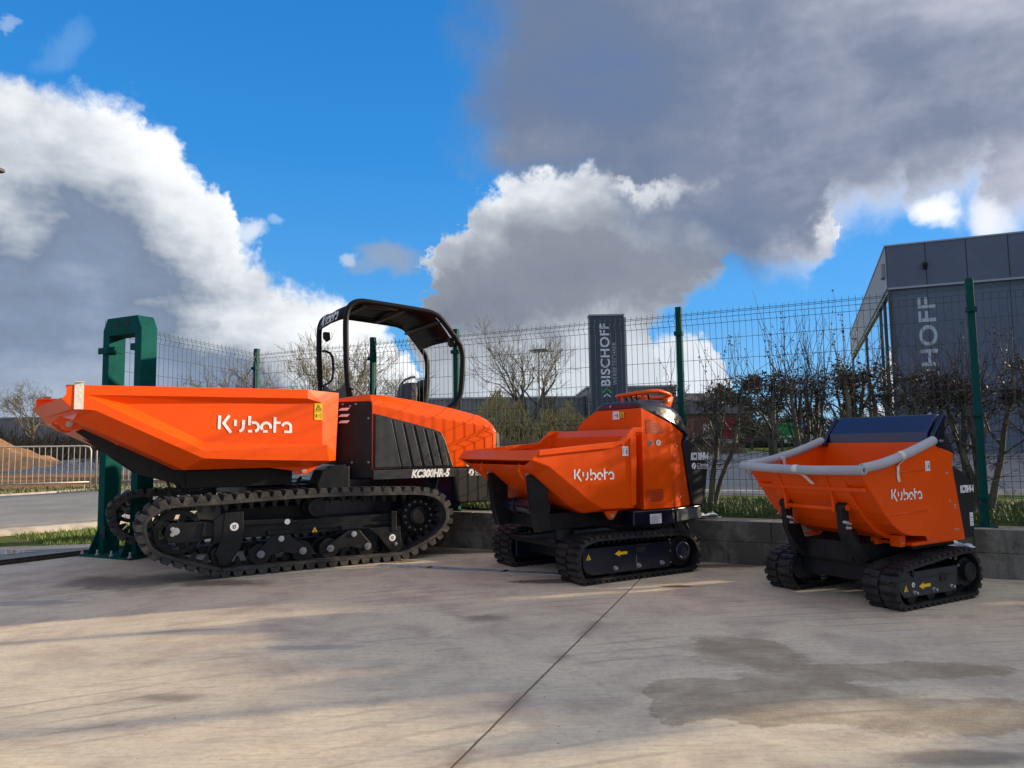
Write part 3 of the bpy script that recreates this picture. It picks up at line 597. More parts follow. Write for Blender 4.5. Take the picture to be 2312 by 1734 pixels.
    k=MB(); k.box(1.80,2.28,1.06,1.54,1.34,1.46); k.build('seat_cushion','seat',rt,bevel=.04,seg=3)
    seatback(2.36,2.42,1.40,1.97,1.05,1.40,.10).build('seat_shell','plastic',rt,bevel=.015,seg=3)
    k=MB(); k.tube(spline([(2.30,1.56,1.88),(2.36,1.56,1.98),(2.45,1.56,2.03),(2.52,1.56,2.04)],n=5),.014,8); k.build('armrest_rail','plastic',rt,smooth=True)
    for v in (.58,1.5):
        k=MB(); k.prism([(2.40,1.58),(2.52,1.62),(2.62,1.72),(2.66,1.70),(2.64,1.56),(2.5,1.5)],v-.03,v+.05)
        k.build('hoop_foot','dark_paint',rt,bevel=.008)
    return rt
# ================================================================ medium dumper
def small_track(rt,outer,v0,v1,lug,pitch,th=.02,far_label=''):
    me=track_mesh(outer,0,v1-v0,th,lug,pitch,'staggered'); o=link('rubber_track',me,'rubber',rt,loc=(0,v0,0)); return o
M['hoopm']=mat('hoop_black_paint',(.005,.006,.008),.5,spec=.18)
M['ringc']=mat('vent_ring_orange',(.70,.22,.10),.5)
def build_medium():
    rt=root('tracked_dumper',(.572,6.052,0),R(30),'mid-size orange tracked dumper in the middle, with low scoop skip and tall engine body','tracked dumper','orange tracked dumpers parked in a row')
    outer=[(0,0),(.2,0),(.9,0),(1.15,0),(1.24,.04),(1.285,.12),(1.285,.20),(1.25,.28),(1.17,.345),(1.05,.375),(.7,.385),(.25,.392),(.10,.385),(.0,.355),(-.06,.29),(-.08,.2),(-.07,.11),(-.04,.04)]
    WT=.32; F0=1.13
    for v0 in (0,F0):
        o=small_track(rt,outer,v0,v0+WT,.022,.062,.022)
        k=MB(); k.prism([(.005,.29),(.945,.285),(.94,.065),(.10,.07),(.03,.10),(.005,.15)],.035,.06); 
        cp=k.build('side_plate','navy',o,bevel=.004)
        k=MB(); k.box(.0,1.05,.06,.27,.10,.27); k.disc(1.07,.19,.05,.27,.135,30); k.build('track_frame','dark_paint',o,bevel=.005)
        for u in (.33,.58,.84):
            roller(o,'track_roller',u,.085,.07,.26,.052); 
            if v0==0: bolt(cp,u,.112,.034,.014,'steel',.032)
        k=MB(); n=30; k.loft([[(1.09+r*math.cos(2*math.pi*i/n),vv,.19+r*math.sin(2*math.pi*i/n)) for i in range(n)] for vv,r in ((.06,.085),(.025,.085),(.018,.075),(.018,.06),(.024,.055),(.024,.02))]); k.build('drive_sprocket','navy',o,bevel=.002)
        if v0==0:
            for (u,z) in ((.955,.30),(.955,.27),(.955,.20),(.955,.10),(1.0,.34),(.97,.335)): bolt(o,u,z,.05,.008,'cap',.01)
            k=MB(); k.box(.56,.66,.028,.034,.215,.262); k.build('plate_slot','darkhole',cp)
            sticker_tri(cp,.06,.20,.032,.05); arrow_left(cp,.33,.228,.032,.135,.055)
            k=MB(); k.tube([(.565,.033,.20),(.565,.033,.08)],.003,5); k.build('weld_seam','cap',cp)
        else:
            k=MB(); k.box(.0,1.15,-.02,.06,.10,.30); k.build('inner_frame','navy',o,bevel=.006)
    k=MB(); k.box(.15,.35,WT,F0,.14,.26); k.box(.75,.9,WT,F0,.14,.26); k.box(-.05,1.0,WT-.02,F0+.02,.27,.31) ; k.build('cross_member','dark_paint',rt,bevel=.008)
    k=MB(); k.tube([(.17,.55,.30),(.17,.55,.43)],.085,24); k.build('slew_post','slat',rt,bevel=.006)
    k=MB(); k.box(-.15,.98,.30,1.15,.43,.57); k.box(.1,.7,.35,1.1,.57,.66); k.build('chassis_box','dark_paint',rt,bevel=.008)
    # hoist arms
    for v in (.22,.90):
        k=MB(); k.prism([(-.40,.90),(-.34,.91),(-.20,.80),(-.20,.60),(-.17,.44),(-.29,.43),(-.335,.58)],v,v+.03); k.prism([(-.36,.86),(-.32,.88),(-.24,.60),(-.20,.44),(-.29,.43),(-.33,.6)],v+.03,v+.10); o=k.build('lift_arm','dark_paint',rt,bevel=.005)
    k=MB(); k.tube([(-.2,.28,.62),(-.2,.90,.62)],.06,20); k.tube([(-.2,.42,.62),(-.2,.48,.62)],.075,20); k.tube([(-.2,.70,.62),(-.2,.76,.62)],.075,20); k.build('hoist_cylinder','navy',rt,bevel=.004)
    # ---- skip
    T0,T1=.05,1.36
    top=[(-.40,1.105),(.43,1.16),(.57,1.28),(.665,1.28)]
    def side(t,o):
        i=.045 if t<.5 else -.045
        P=[(-.46,t,1.03),(-.40,t,1.105),(.43,t,1.16),(.57,t,1.28),(.665,t,1.28),(.66,t,1.235),(.60,t,1.215),(.565,t,.60),(.24,t,.61),(.09,t,.685),(-.30,t,.975)]
        return P
    mb=MB()
    for t in (T0,T1): mb.poly(*side(t,0))
    i=.15
    def strip(a,b): # outer lower edge -> inner bottom skid
        mb.poly((a[0],T0,a[1]),(b[0],T0,b[1]),(b[2],T0+i,b[3]),(a[2],T0+i,a[3])); mb.poly((a[0],T1,a[1]),(b[0],T1,b[1]),(b[2],T1-i,b[3]),(a[2],T1-i,a[3]))
        mb.poly((a[2],T0+i,a[3]),(b[2],T0+i,b[3]),(b[2],T1-i,b[3]),(a[2],T1-i,a[3]))
    L=[(-.46,1.03,-.44,.985),(-.30,.975,-.33,.895),(.09,.685,-.01,.64),(.24,.61,.13,.57),(.565,.60,.52,.565)]
    for a,b in zip(L,L[1:]): strip(a,b)
    mb.poly((.565,T0,.60),(.60,T0,1.215),(.60,T1,1.215),(.565,T1,.60)); mb.poly((.565,T0,.60),(.52,T0+i,.565),(.52,T1-i,.565),(.565,T1,.60))
    mb.poly((.60,T0,1.215),(.66,T0,1.235),(.665,T0,1.28),(.57,T0,1.28),(.57,T1,1.28),(.665,T1,1.28),(.66,T1,1.235),(.60,T1,1.215)) if False else mb.poly((.60,T0,1.215),(.665,T0,1.28),(.665,T1,1.28),(.60,T1,1.215))
    # inner floor
    mb.poly((-.40,T0+.01,1.10),(-.28,T0+.01,1.0),(-.28,T1-.01,1.0),(-.40,T1-.01,1.10)); mb.poly((-.28,T0+.01,1.0),(.12,T0+.01,.70),(.12,T1-.01,.70),(-.28,T1-.01,1.0)); mb.poly((.12,T0+.01,.70),(.55,T0+.01,.64),(.55,T1-.01,.64),(.12,T1-.01,.70))
    sk=mb.build('dump_skip','orange',rt,solid=.008,bevel=.003,ang=12)
    k=MB()
    k.add([(-.475,T0-.02,1.03),(-.405,T0-.02,1.108),(-.405,T1+.02,1.108),(-.475,T1+.02,1.03),(-.45,T0-.02,1.02),(-.37,T0-.02,1.10),(-.37,T1+.02,1.10),(-.45,T1+.02,1.02)],[(0,1,2,3),(4,7,6,5),(0,4,5,1),(1,5,6,2),(2,6,7,3),(3,7,4,0)]); k.build('skip_lip','orange',sk,bevel=.006)
    for t0,sg in ((T0,-1),(T1,1)):
        k=MB(); a,b=(t0-.03,t0+.012) if sg<0 else (t0-.012,t0+.03)
        k.prism([(-.405,1.108),(-.41,1.062),(-.36,1.068),(.33,1.115),(.43,1.145),(.43,1.172)],a,b); k.prism([(.43,1.172),(.57,1.29),(.67,1.29),(.67,1.245),(.60,1.245),(.44,1.13)],a+.012*(sg<0),b-.012*(sg>0)); k.prism([(.53,1.21),(.60,1.21),(.578,.62),(.53,.62)],a+.01*(sg<0),b-.01*(sg>0)); k.build('skip_rim','orange',sk,bevel=.004)
    for t0 in (.30,.98):
        k=MB(); k.prism([(-.42,1.0),(-.30,.92),(-.14,.80),(-.12,.73),(-.22,.78),(-.30,.83),(-.38,.86),(-.43,.93)],t0,t0+.03); b_=k.build('pin_bracket','orange',sk,bevel=.004)
        k=MB(); k.disc(-.355,.90,t0-.03,t0+.05,.022); k.build('pivot_pin','galv',b_,bevel=.002)
    k=MB(); k.prism([(.29,.58),(.43,.58),(.40,.53),(.375,.505),(.345,.505),(.32,.53)],.10,.13); b_=k.build('pin_bracket','orange',sk,bevel=.004)
    k=MB(); k.disc(.36,.54,.085,.14,.018); k.build('pivot_pin','galv',b_)
    place(logo_mesh(.415),'maker_logo','letter',sk,(-.06,T0-.006,.852))
    sticker_man(sk,.452,1.045,T0-.006,.064,.082)
    # ---- engine body
    zf=lambda u:1.465-(u-.72)*.42
    B=[(.72,.10),(1.04,.10),(1.37,.26),(1.37,1.0),(1.04,1.12),(.72,1.09)]
    mb=MB()
    mb.poly((.72,.10,.57),(1.04,.10,.57),(1.06,.10,1.325),(.72,.10,1.465))
    mb.poly((1.04,.10,.57),(1.38,.22,.57),(1.27,.20,1.15),(1.30,.20,1.235),(1.06,.10,1.325))
    mb.poly((.72,.10,.57),(.72,.10,1.465),(.72,.78,1.465),(.72,1.00,1.37),(.72,1.09,1.30),(.72,1.09,.57))
    mb.poly((.72,.10,1.465),(1.06,.10,1.325),(1.06,.78,1.325),(.72,.78,1.465)); mb.poly((1.06,.10,1.325),(1.30,.20,1.235),(1.30,.78,1.235),(1.06,.78,1.325))
    mb.poly((.72,.78,1.465),(1.30,.78,1.235),(1.30,1.09,1.10),(.72,1.09,1.30)); mb.poly((.72,1.09,1.30),(1.30,1.09,1.10),(1.38,1.09,.57),(.72,1.09,.57))
    mb.poly((1.38,.22,.57),(1.38,1.09,.57),(1.30,1.09,1.10),(1.30,.78,1.235),(1.30,.20,1.235),(1.27,.20,1.15))
    mb.poly((.72,.10,.57),(.72,1.09,.57),(1.38,1.09,.57),(1.38,.22,.57),(1.04,.10,.57))
    bd=mb.build('engine_body','orange',rt,bevel=.014,seg=3,ang=15)
    cap=MB(); 
    cap.loft([[(.735,.13,1.455),(.735,.16,1.515),(.735,.20,1.535),(.735,.70,1.535),(.735,.78,1.50),(.735,.82,1.455)],[(.90,.11,1.40),(.90,.14,1.51),(.90,.20,1.55),(.90,.70,1.55),(.90,.79,1.51),(.90,.84,1.40)],[(1.10,.115,1.32),(1.10,.15,1.47),(1.10,.23,1.535),(1.10,.68,1.535),(1.10,.78,1.47),(1.10,.83,1.32)],[(1.28,.16,1.25),(1.28,.20,1.40),(1.28,.29,1.47),(1.28,.66,1.47),(1.28,.75,1.40),(1.28,.80,1.25)],[(1.37,.20,1.20),(1.37,.24,1.30),(1.36,.33,1.38),(1.36,.62,1.38),(1.37,.70,1.30),(1.37,.74,1.20)]])
    cp=cap.build('control_cowl','navy',rt,bevel=.02,seg=4,ang=20); smooth_angle(cp,50)
    for (u,v,z) in ((.733,.55,1.50),(.95,.105,1.45)):
        k=MB(); k.tube([(u,v,z),(u-.01 if u<.8 else u,v if u<.8 else v-.008,z)],.010,10); k.build('bolt','steel',cp)
    # handle rail
    k=MB(); rail=spline([(.88,.64,1.605),(.87,.44,1.61),(.91,.31,1.62),(1.06,.27,1.635),(1.22,.29,1.61),(1.29,.37,1.595),(1.29,.54,1.59),(1.23,.64,1.60),(1.05,.67,1.615)],True,5); k.tube(rail,.02,10,closed=True)
    for (u,v) in ((.91,.62),(.93,.32),(1.22,.32),(1.22,.62)):
        k.tube([(u,v,1.60),(u+.01,v+(.03 if v<.5 else -.03),1.49)],.013,8); 
    k.prism([(1.17,1.60),(1.29,1.585),(1.24,1.47),(1.20,1.47)],.30,.31)
    k.build('hand_rail','orange',rt,smooth=True)
    for i_,(u,v) in enumerate(((.96,.58),(.98,.53),(1.0,.48),(1.03,.43),(1.06,.38))):
        k=MB(); k.tube([(u,v,1.53),(u-.01,v,1.60),(u-.012,v,1.625)],[.008,.013,.009],10); k.build('control_lever','plastic',rt,smooth=True)
    # rear cover
    k=MB(); prof=[(1.285,1.16),(1.33,1.19),(1.41,1.155),(1.51,1.10),(1.575,1.05),(1.61,.98),(1.615,.92),(1.565,.60),(1.52,.565),(1.385,.57),(1.30,1.03)]
    n=len(prof); secs=[]
    for (v,dv) in ((.24,.03),(.27,0),(1.05,0),(1.08,.03)): secs.append([(p[0]-(dv if p[0]>1.42 else 0),v-.05*(v<.5),p[1]) for p in prof])
    k.loft(secs); rc=k.build('rear_cover','plastic',rt,bevel=.012,seg=3,ang=40)
    place(text_mesh('KC110HR-4',.066,shear=.2,bold=.05,extr=.0004),'model_lettering','letter',rc,(1.375,.187,.99),w=.225)
    service_decal(rc,1.41,.90,.187,.18)
    # base
    k=MB(); F=[(.60,.10),(1.04,.09),(1.52,.22),(1.52,1.05),(.60,1.1)]; n=5
    k.add([(a,b,.43) for a,b in F]+[(a,b,.562) for a,b in F],[tuple(range(n))[::-1],tuple(range(n,2*n))]+[(i,(i+1)%n,(i+1)%n+n,i+n) for i in range(n)]); bs=k.build('base_box','navy',rt,bevel=.01)
    o=place(quad_mesh(.13,.085,0),'rating_plate','white',bs,(.775,.089,.442),X=(1,-.02,0))
    k=MB()
    for j in range(6): ribbon(k,[(.012,.012+j*.011),(.118-(j%3)*.018,.012+j*.011)],.0025,.0008)
    place(k.mesh('i',False),'plate_lines','black',o,(.775,.088,.442),X=(1,-.02,0)); place(text_mesh('CE',.012,extr=.0002),'plate_lettering','black',o,(.88,.086,.508))
    X2=Vector((.48,.13,0)).normalized()
    vm=M['vent']=vent_mat('vent_mesh',(.012,.018,.03),(.11,.12,.14),95.)
    place(quad_mesh(.42,.10,0),'vent_mesh',vm,bs,(1.09,.092,.445),X=X2)
    ov=M['ovent']=vent_mat('orange_vent_mesh',(.10,.012,.003),(.62,.06,.004),75.)
    place(quad_mesh(.20,.105,0),'vent_panel',ov,bd,(.745,.0975,.635)); 
    me=MB().add([(0,0,0),(.20,0,0),(.20,.05,0),(.18,.075,0),(.02,.135,0),(0,.125,0)],[(0,1,2,3,4,5)]).mesh('v',False); vp=place(me,'vent_panel',ov,bd,(.765,.0975,1.235))
    k=MB()
    for r in (.048,.034,.020,.008): ribbon(k,arc(.095,.052,r,0,360,24),.0035,.0005)
    place(k.mesh('r',False),'vent_ring','ringc',vp,(.765,.0965,1.235))
    for u in (.815,.905): sticker_round(bd,u,1.155,.0965,.026,m='white' if u>.85 else 'cap')
    sticker_man(bd,.72-.004,1.36,.0,.01,.01) if False else None
    # stickers on the front face
    o=place(quad_mesh(.10,.075,0),'safety_sticker','white',bd,(.711,.50,1.375),X=(0,-1,0)); k=MB(); ribbon(k,[(.07,.018),(.07,.05)],.012,.001); ribbon(k,[(.03,.037),(.055,.037)],.006,.001); place(k.mesh('i',False),'pictogram','black',o,(.710,.50,1.375),X=(0,-1,0))
    o=place(quad_mesh(.055,.05,0),'warning_sticker','yellow',bd,(.711,.39,1.39),X=(0,-1,0)); k=MB(); ribbon(k,[(.012,.012),(.0275,.04),(.043,.012),(.012,.012)],.005,.001); place(k.mesh('i',False),'pictogram','black',o,(.710,.39,1.39),X=(0,-1,0))
    for (u,v,z) in ((1.14,.13,1.12),(1.19,.155,.66),(1.26,.18,.66)):
        k=MB(); k.tube([(u,v,z),(u+.003,v-.012,z)],.008,10); k.build('bolt','steel',bd)
    for v in (.3,.5): k=MB(); k.tube(spline([(1.3,v,.44),(1.38,v,.40),(1.42,v,.33)],n=4),.012,6); k.build('hydraulic_hose','plastic',rt,smooth=True)
    return rt
def vent_mat(name,c0,c1,sc_):
    m,t=newmat(name); co=t.node('ShaderNodeTexCoord').outputs['Object']
    x,y,z=t.sep(co); 
    a=t.m('MULTIPLY',x,sc_); b=t.m('MULTIPLY',z,sc_)
    row=t.m('FLOOR',b); a2=t.m('ADD',a,t.m('MULTIPLY',t.m('MODULO',row,2.),.5))
    fa=t.m('SUBTRACT',t.m('FRACT',a2),.5); fb=t.m('SUBTRACT',t.m('FRACT',b),.5)
    d=t.m('SQRT',t.m('ADD',t.m('MULTIPLY',fa,fa),t.m('MULTIPLY',fb,fb)))
    t.put(t.b.inputs['Base Color'],t.mix(t.mr(d,.28,.34),c0,c1)); t.b.inputs['Roughness'].default_value=.4; return m
# ================================================================ small dumper
def build_small():
    rt=root('tracked_dumper',(2.615,5.0,0),R(29),'smallest orange tracked dumper on the right, deep skip rimmed with grey foam tubes','tracked dumper','orange tracked dumpers parked in a row')
    outer=[(0,0),(.25,0),(.6,0),(.80,0),(.87,.035),(.92,.10),(.93,.19),(.90,.27),(.84,.335),(.77,.362),(.55,.352),(.3,.328),(.08,.305),(-.02,.28),(-.08,.235),(-.10,.17),(-.09,.09),(-.05,.03)]
    WT=.25; F0=.87
    for v0 in (0,F0):
        o=small_track(rt,outer,v0,v0+WT,.020,.066,.018)
        k=MB(); k.prism([(-.035,.25),(.645,.247),(.62,.085),(.56,.075),(.02,.085),(-.035,.14)],.02,.04); k.prism([(-.03,.20),(.64,.20),(.64,.194),(-.03,.194)],.014,.02); cp=k.build('side_plate','slat',o,bevel=.003)
        k=MB(); k.box(.0,.72,.04,.22,.10,.23); k.disc(.78,.185,.04,.21,.105,30); k.build('track_frame','dark_paint',o,bevel=.005)
        for u in (.12,.34,.55):
            roller(o,'track_roller',u,.078,.035,.21,.046)
            if v0==0: bolt(cp,u,.112,.019,.011,'steel',.032)
        k=MB(); n=30; k.loft([[(.785+r*math.cos(2*math.pi*i/n),vv,.19+r*math.sin(2*math.pi*i/n)) for i in range(n)] for vv,r in ((.05,.07),(.008,.07),(.002,.062),(.002,.05),(.008,.045),(.008,.01))]); k.build('drive_sprocket','dark_paint',o,bevel=.002)
        if v0==0:
            k=MB(); k.box(.43,.50,.012,.0195,.155,.205); k.build('plate_slot','darkhole',cp); k=MB(); k.prism([(.10,.275),(.125,.275),(.125,.225),(.115,.212),(.10,.225)],.008,.02); k.build('plate_hook','dark_paint',cp)
            sticker_tri(cp,.035,.125,.017,.045); sticker_round(cp,.118,.163,.017,.017); arrow_left(cp,.178,.146,.017,.135,.05)
            for (u,z) in ((.19,.285),(.27,.29),(.66,.29),(.67,.31),(.60,.30),(.69,.24)): bolt(o,u,z,.04,.007,'cap',.008)
    k=MB(); k.box(.06,.16,WT,F0,.14,.26); k.box(.06,.75,WT+.0,F0,.24,.28); k.build('cross_member','dark_paint',rt,bevel=.006)
    k=MB(); k.box(-.02,.8,.32,.80,.28,.42); k.box(.30,.80,.12,.95,.37,.42); k.prism([(.1,.42),(.45,.42),(.45,.50),(.2,.5)],.35,.75); k.build('chassis_box','dark_paint',rt,bevel=.008)
    for v in (.28,.76):
        k=MB(); k.prism([(-.235,.69),(-.215,.715),(-.185,.715),(-.16,.69),(-.155,.55),(-.10,.47),(.0,.37),(.06,.30),(-.04,.28),(-.16,.40),(-.225,.50),(-.235,.60)],v,v+.045); k.prism([(-.17,.52),(-.02,.52),(.06,.30),(-.08,.30),(-.12,.42)],v+.045,v+.10); ar=k.build('lift_arm','dark_paint',rt,bevel=.006)
        k=MB(); k.disc(-.20,.685,v-.02,v+.065,.032,24); k.build('pivot_boss','dark_paint',ar,bevel=.004)
        for (u,z) in ((-.215,.585),(-.19,.575),(-.195,.545)): bolt(ar,u,z,v-.001,.010,'steel',.035)
    k=MB(); k.tube([(-.20,.25,.685),(-.20,.262,.685)],.022,20); k.build('pin_cap','orange',rt)
    # skip
    T0,T1=.05,1.0
    P=[(-.35,.955),(-.19,.76),(-.11,.66),(-.02,.575),(.07,.52),(.16,.49),(.30,.475),(.345,.47),(.36,.44),(.42,.445),(.455,.52),(.49,.60),(.50,.75),(.525,1.13),(.30,1.085),(.10,1.03),(-.13,.985)]
    mb=MB()
    for t in (T0,T1): mb.poly(*[(a,t,b) for a,b in P])
    prof=P[:6]+[(.345,.475),(.455,.52),(.50,.75),(.525,1.13)]
    i=.0
    for a,b in zip(prof,prof[1:]): mb.poly((a[0],T0,a[1]),(b[0],T0,b[1]),(b[0],T1,b[1]),(a[0],T1,a[1]))
    sk=mb.build('dump_skip','orange',rt,solid=.007,bevel=.003,ang=30)
    # lower belly, deeper than the sides
    Q=[(-.30,.885),(-.235,.77),(-.16,.67),(-.07,.575),(.02,.505),(.12,.46),(.22,.44),(.34,.44)]
    k=MB(); k.loft([[(a,v,b) for a,b in Q]+[(a+.02,v,b+.05) for a,b in Q[::-1]] for v in (.20,.85)]); k.build('skip_belly','orange',sk,bevel=.006)
    k=MB(); k.box(-.275,-.235,T0+.02,T1-.02,.80,.83); k.build('skip_stiffener','orange',sk,bevel=.006)
    for v in (.33,.74):
        k=MB(); k.prism([(-.34,.93),(-.33,.955),(-.22,.76),(-.18,.68),(-.21,.645),(-.245,.65),(-.255,.75),(-.285,.84)],v,v+.018); k.build('skip_rib','orange',sk,bevel=.003)
    k=MB(); k.tube([(-.235,.35,.675),(-.235,.74,.675)],.016,14); k.build('skip_handle_bar','orange',sk,smooth=True)
    for (u0,u1,z,dz) in ((.0,.36,.925,.006),(.0,.38,.64,.01)):
        k=MB(); k.tube([(u0-.05,T0-.001,z),(u1,T0-.001,z+dz)],.007,6); k.build('pressed_bead','orange',sk,smooth=True)
    k=MB(); k.box(.16,.22,.12,.20,.40,.48); k.build('skip_stop','orange',sk,bevel=.004)
    k=MB(); k.box(.16,.22,.3,.4,.40,.45); k.build('skip_stop','orange',sk,bevel=.004); bolt(sk,.19,.425,.119,.008,'steel',.01)
    place(logo_mesh(.345),'maker_logo','letter',sk,(-.025,T0-.005,.735))
    sticker_man(sk,.378,.925,T0-.006,.055,.07)
    # body
    mb=MB(); top=[(.52,1.125),(.56,1.10),(.77,1.045),(.745,.97),(.755,.88),(.845,.415),(.40,.405),(.345,.43),(.44,.52)]
    mb.prism([(.525,1.12),(.56,1.10),(.77,1.045),(.74,.965),(.76,.86),(.85,.41),(.22,.405),(.20,.43),(.46,.44),(.47,.55),(.505,.80)],T0+.012,.98)
    bd=mb.build('engine_body','orange',rt,bevel=.012,seg=3,ang=20)
    for (u,z) in ((.66,.90),(.68,.70),(.735,.665),(.74,.645),(.72,.49),(.755,.49)): bolt(bd,u,z,T0+.011,.006,'steel',.006)
    # dash panel
    k=MB(); k.loft([[(.525,v,1.125),(.535,v,1.20),(.665,v,1.335),(.70,v,1.335),(.72,v,1.28),(.62,v,1.12)] for v in (T0+.06,.99-.05)]); ds=k.build('dash_panel','navy_sheet',rt,bevel=.008,seg=3)
    for v in (T0+.0,.985-.04):
        k=MB(); k.prism([(.47,1.115),(.53,1.20),(.665,1.345),(.66,1.25),(.62,1.09),(.52,1.10)],v,v+.03); k.build('dash_bracket','navy',rt,bevel=.004)
    bolt(rt,.585,1.135,T0-.001,.008,'steel',.02)
    # rear cover
    k=MB(); prof=[(.62,1.19),(.72,1.21),(.80,1.14),(.86,1.04),(.83,1.0),(.79,1.04),(.62,1.12)]; k.prism(prof,.10,.90); k.build('instrument_hood','plastic',rt,bevel=.02,seg=3,ang=30)
    prof=[(.76,.965),(.85,.955),(.95,.92),(1.04,.88),(1.10,.82),(1.125,.76),(1.11,.50),(1.08,.40),(.87,.395),(.80,.78)]
    k=MB(); k.prism(prof,.13,.90); rc=k.build('rear_cover','plastic',rt,bevel=.02,seg=3,ang=30)
    place(text_mesh('KC70HV-4',.052,shear=.1,bold=.05,extr=.0004),'model_lettering','letter',rc,(.935,.1285,.745),w=.175)
    o=place(quad_mesh(.045,.10,0),'label_sticker','white',rc,(1.035,.1285,.49)); k=MB()
    for j in range(5): ribbon(k,[(.008,.012+j*.017),(.022+(j%2)*.014,.012+j*.017)],.004,.001)
    place(k.mesh('i',False),'pictogram','black',o,(1.035,.127,.49))
    # foam tubes (their own things)
    return rt
def foam_tubes():
    A=R(29); ca,sa=math.cos(A),math.sin(A)
    def Wd(u,v,z): return (2.615+u*ca-v*sa,5.0+u*sa+v*ca,z)
    def tube(pts,lab,open_end=True):
        P=spline([Wd(*p) for p in pts],n=8); k=MB(); n=16; ro,ri=.032,.015
        # split pipe insulation: ring with a slit facing down
        Vp=[Vector(p) for p in P]; secs=[]
        for i,p in enumerate(Vp):
            t=(Vp[min(i+1,len(Vp)-1)]-Vp[max(i-1,0)]).normalized(); a=t.cross(Vector((0,0,1))).normalized(); b=a.cross(t)
            ring=[]
            for j in range(n+1):
                an=R(-90+18+(324)*j/n); ring.append(tuple(p+(a*math.cos(an)+b*math.sin(an))*ro))
            for j in range(n,-1,-1):
                an=R(-90+18+(324)*j/n); ring.append(tuple(p+(a*math.cos(an)+b*math.sin(an))*ri))
            secs.append(ring)
        k.loft(secs); o=k.build('foam_tube','foam',None); smooth_angle(o,60); tag(o,lab,'foam tube','grey foam tubes padding the small skip rim'); return o
    tube([(-.365,1.05,.965),(-.37,.75,.952),(-.37,.4,.945),(-.36,.0,.952)],'grey foam tube along the front lip of the small skip')
    tube([(-.345,.03,.962),(-.12,.035,.99),(.10,.04,1.035),(.30,.045,1.085),(.50,.05,1.14)],'grey foam tube along the near side rim of the small skip')
    tube([(-.35,1.02,.975),(-.12,1.015,1.0),(.10,1.01,1.04),(.30,1.0,1.09),(.50,.99,1.15)],'grey foam tube along the far side rim of the small skip')
    def band(c,t,lab,tail=None,wd=.045):
        p=Vector(c); t=Vector(t).normalized(); a=t.cross(Vector((0,0,1))).normalized(); b=a.cross(t); k=MB(); secs=[]
        n=20
        for s_ in (-wd/2,wd/2): secs.append([tuple(p+t*s_+(a*math.cos(2*math.pi*j/n)+b*math.sin(2*math.pi*j/n))*.0335) for j in range(n)])
        k.loft(secs,False)
        if tail:
            T=[Vector(q) for q in tail]; 
            for q,r_ in zip(T,T[1:]): k.add([tuple(q-t*wd*.4),tuple(q+t*wd*.4),tuple(r_+t*wd*.35),tuple(r_-t*wd*.35)],[(0,1,2,3)])
        o=k.build('packing_tape','tape',None); o.data.materials.append(M['tape']); tag(o,lab,'tape','tape bands round the foam tubes'); return o
    def q(u,v,z): return Wd(u,v,z)
    band(q(-.37,.53,.948),Vector(q(-.37,.4,.946))-Vector(q(-.37,.66,.95)),'clear tape band round the front foam tube, tail stuck to the skip',[q(-.405,.50,.925),q(-.362,.475,.905),q(-.315,.44,.845)])
    band(q(.09,.04,1.035),Vector(q(.16,.04,1.05))-Vector(q(.02,.04,1.015)),'clear tape band round the near side foam tube, tail hanging down the skip',[q(.085,.0,1.02),q(.06,.038,.97),q(.055,.040,.905),q(.07,.041,.86)],.04)
    band(q(.02,1.013,1.02),Vector(q(.1,1.013,1.035))-Vector(q(-.06,1.013,1.005)),'clear tape band round the far side foam tube',[q(.02,.974,1.01),q(.035,.985,.96),q(.04,.99,.90)],.045)
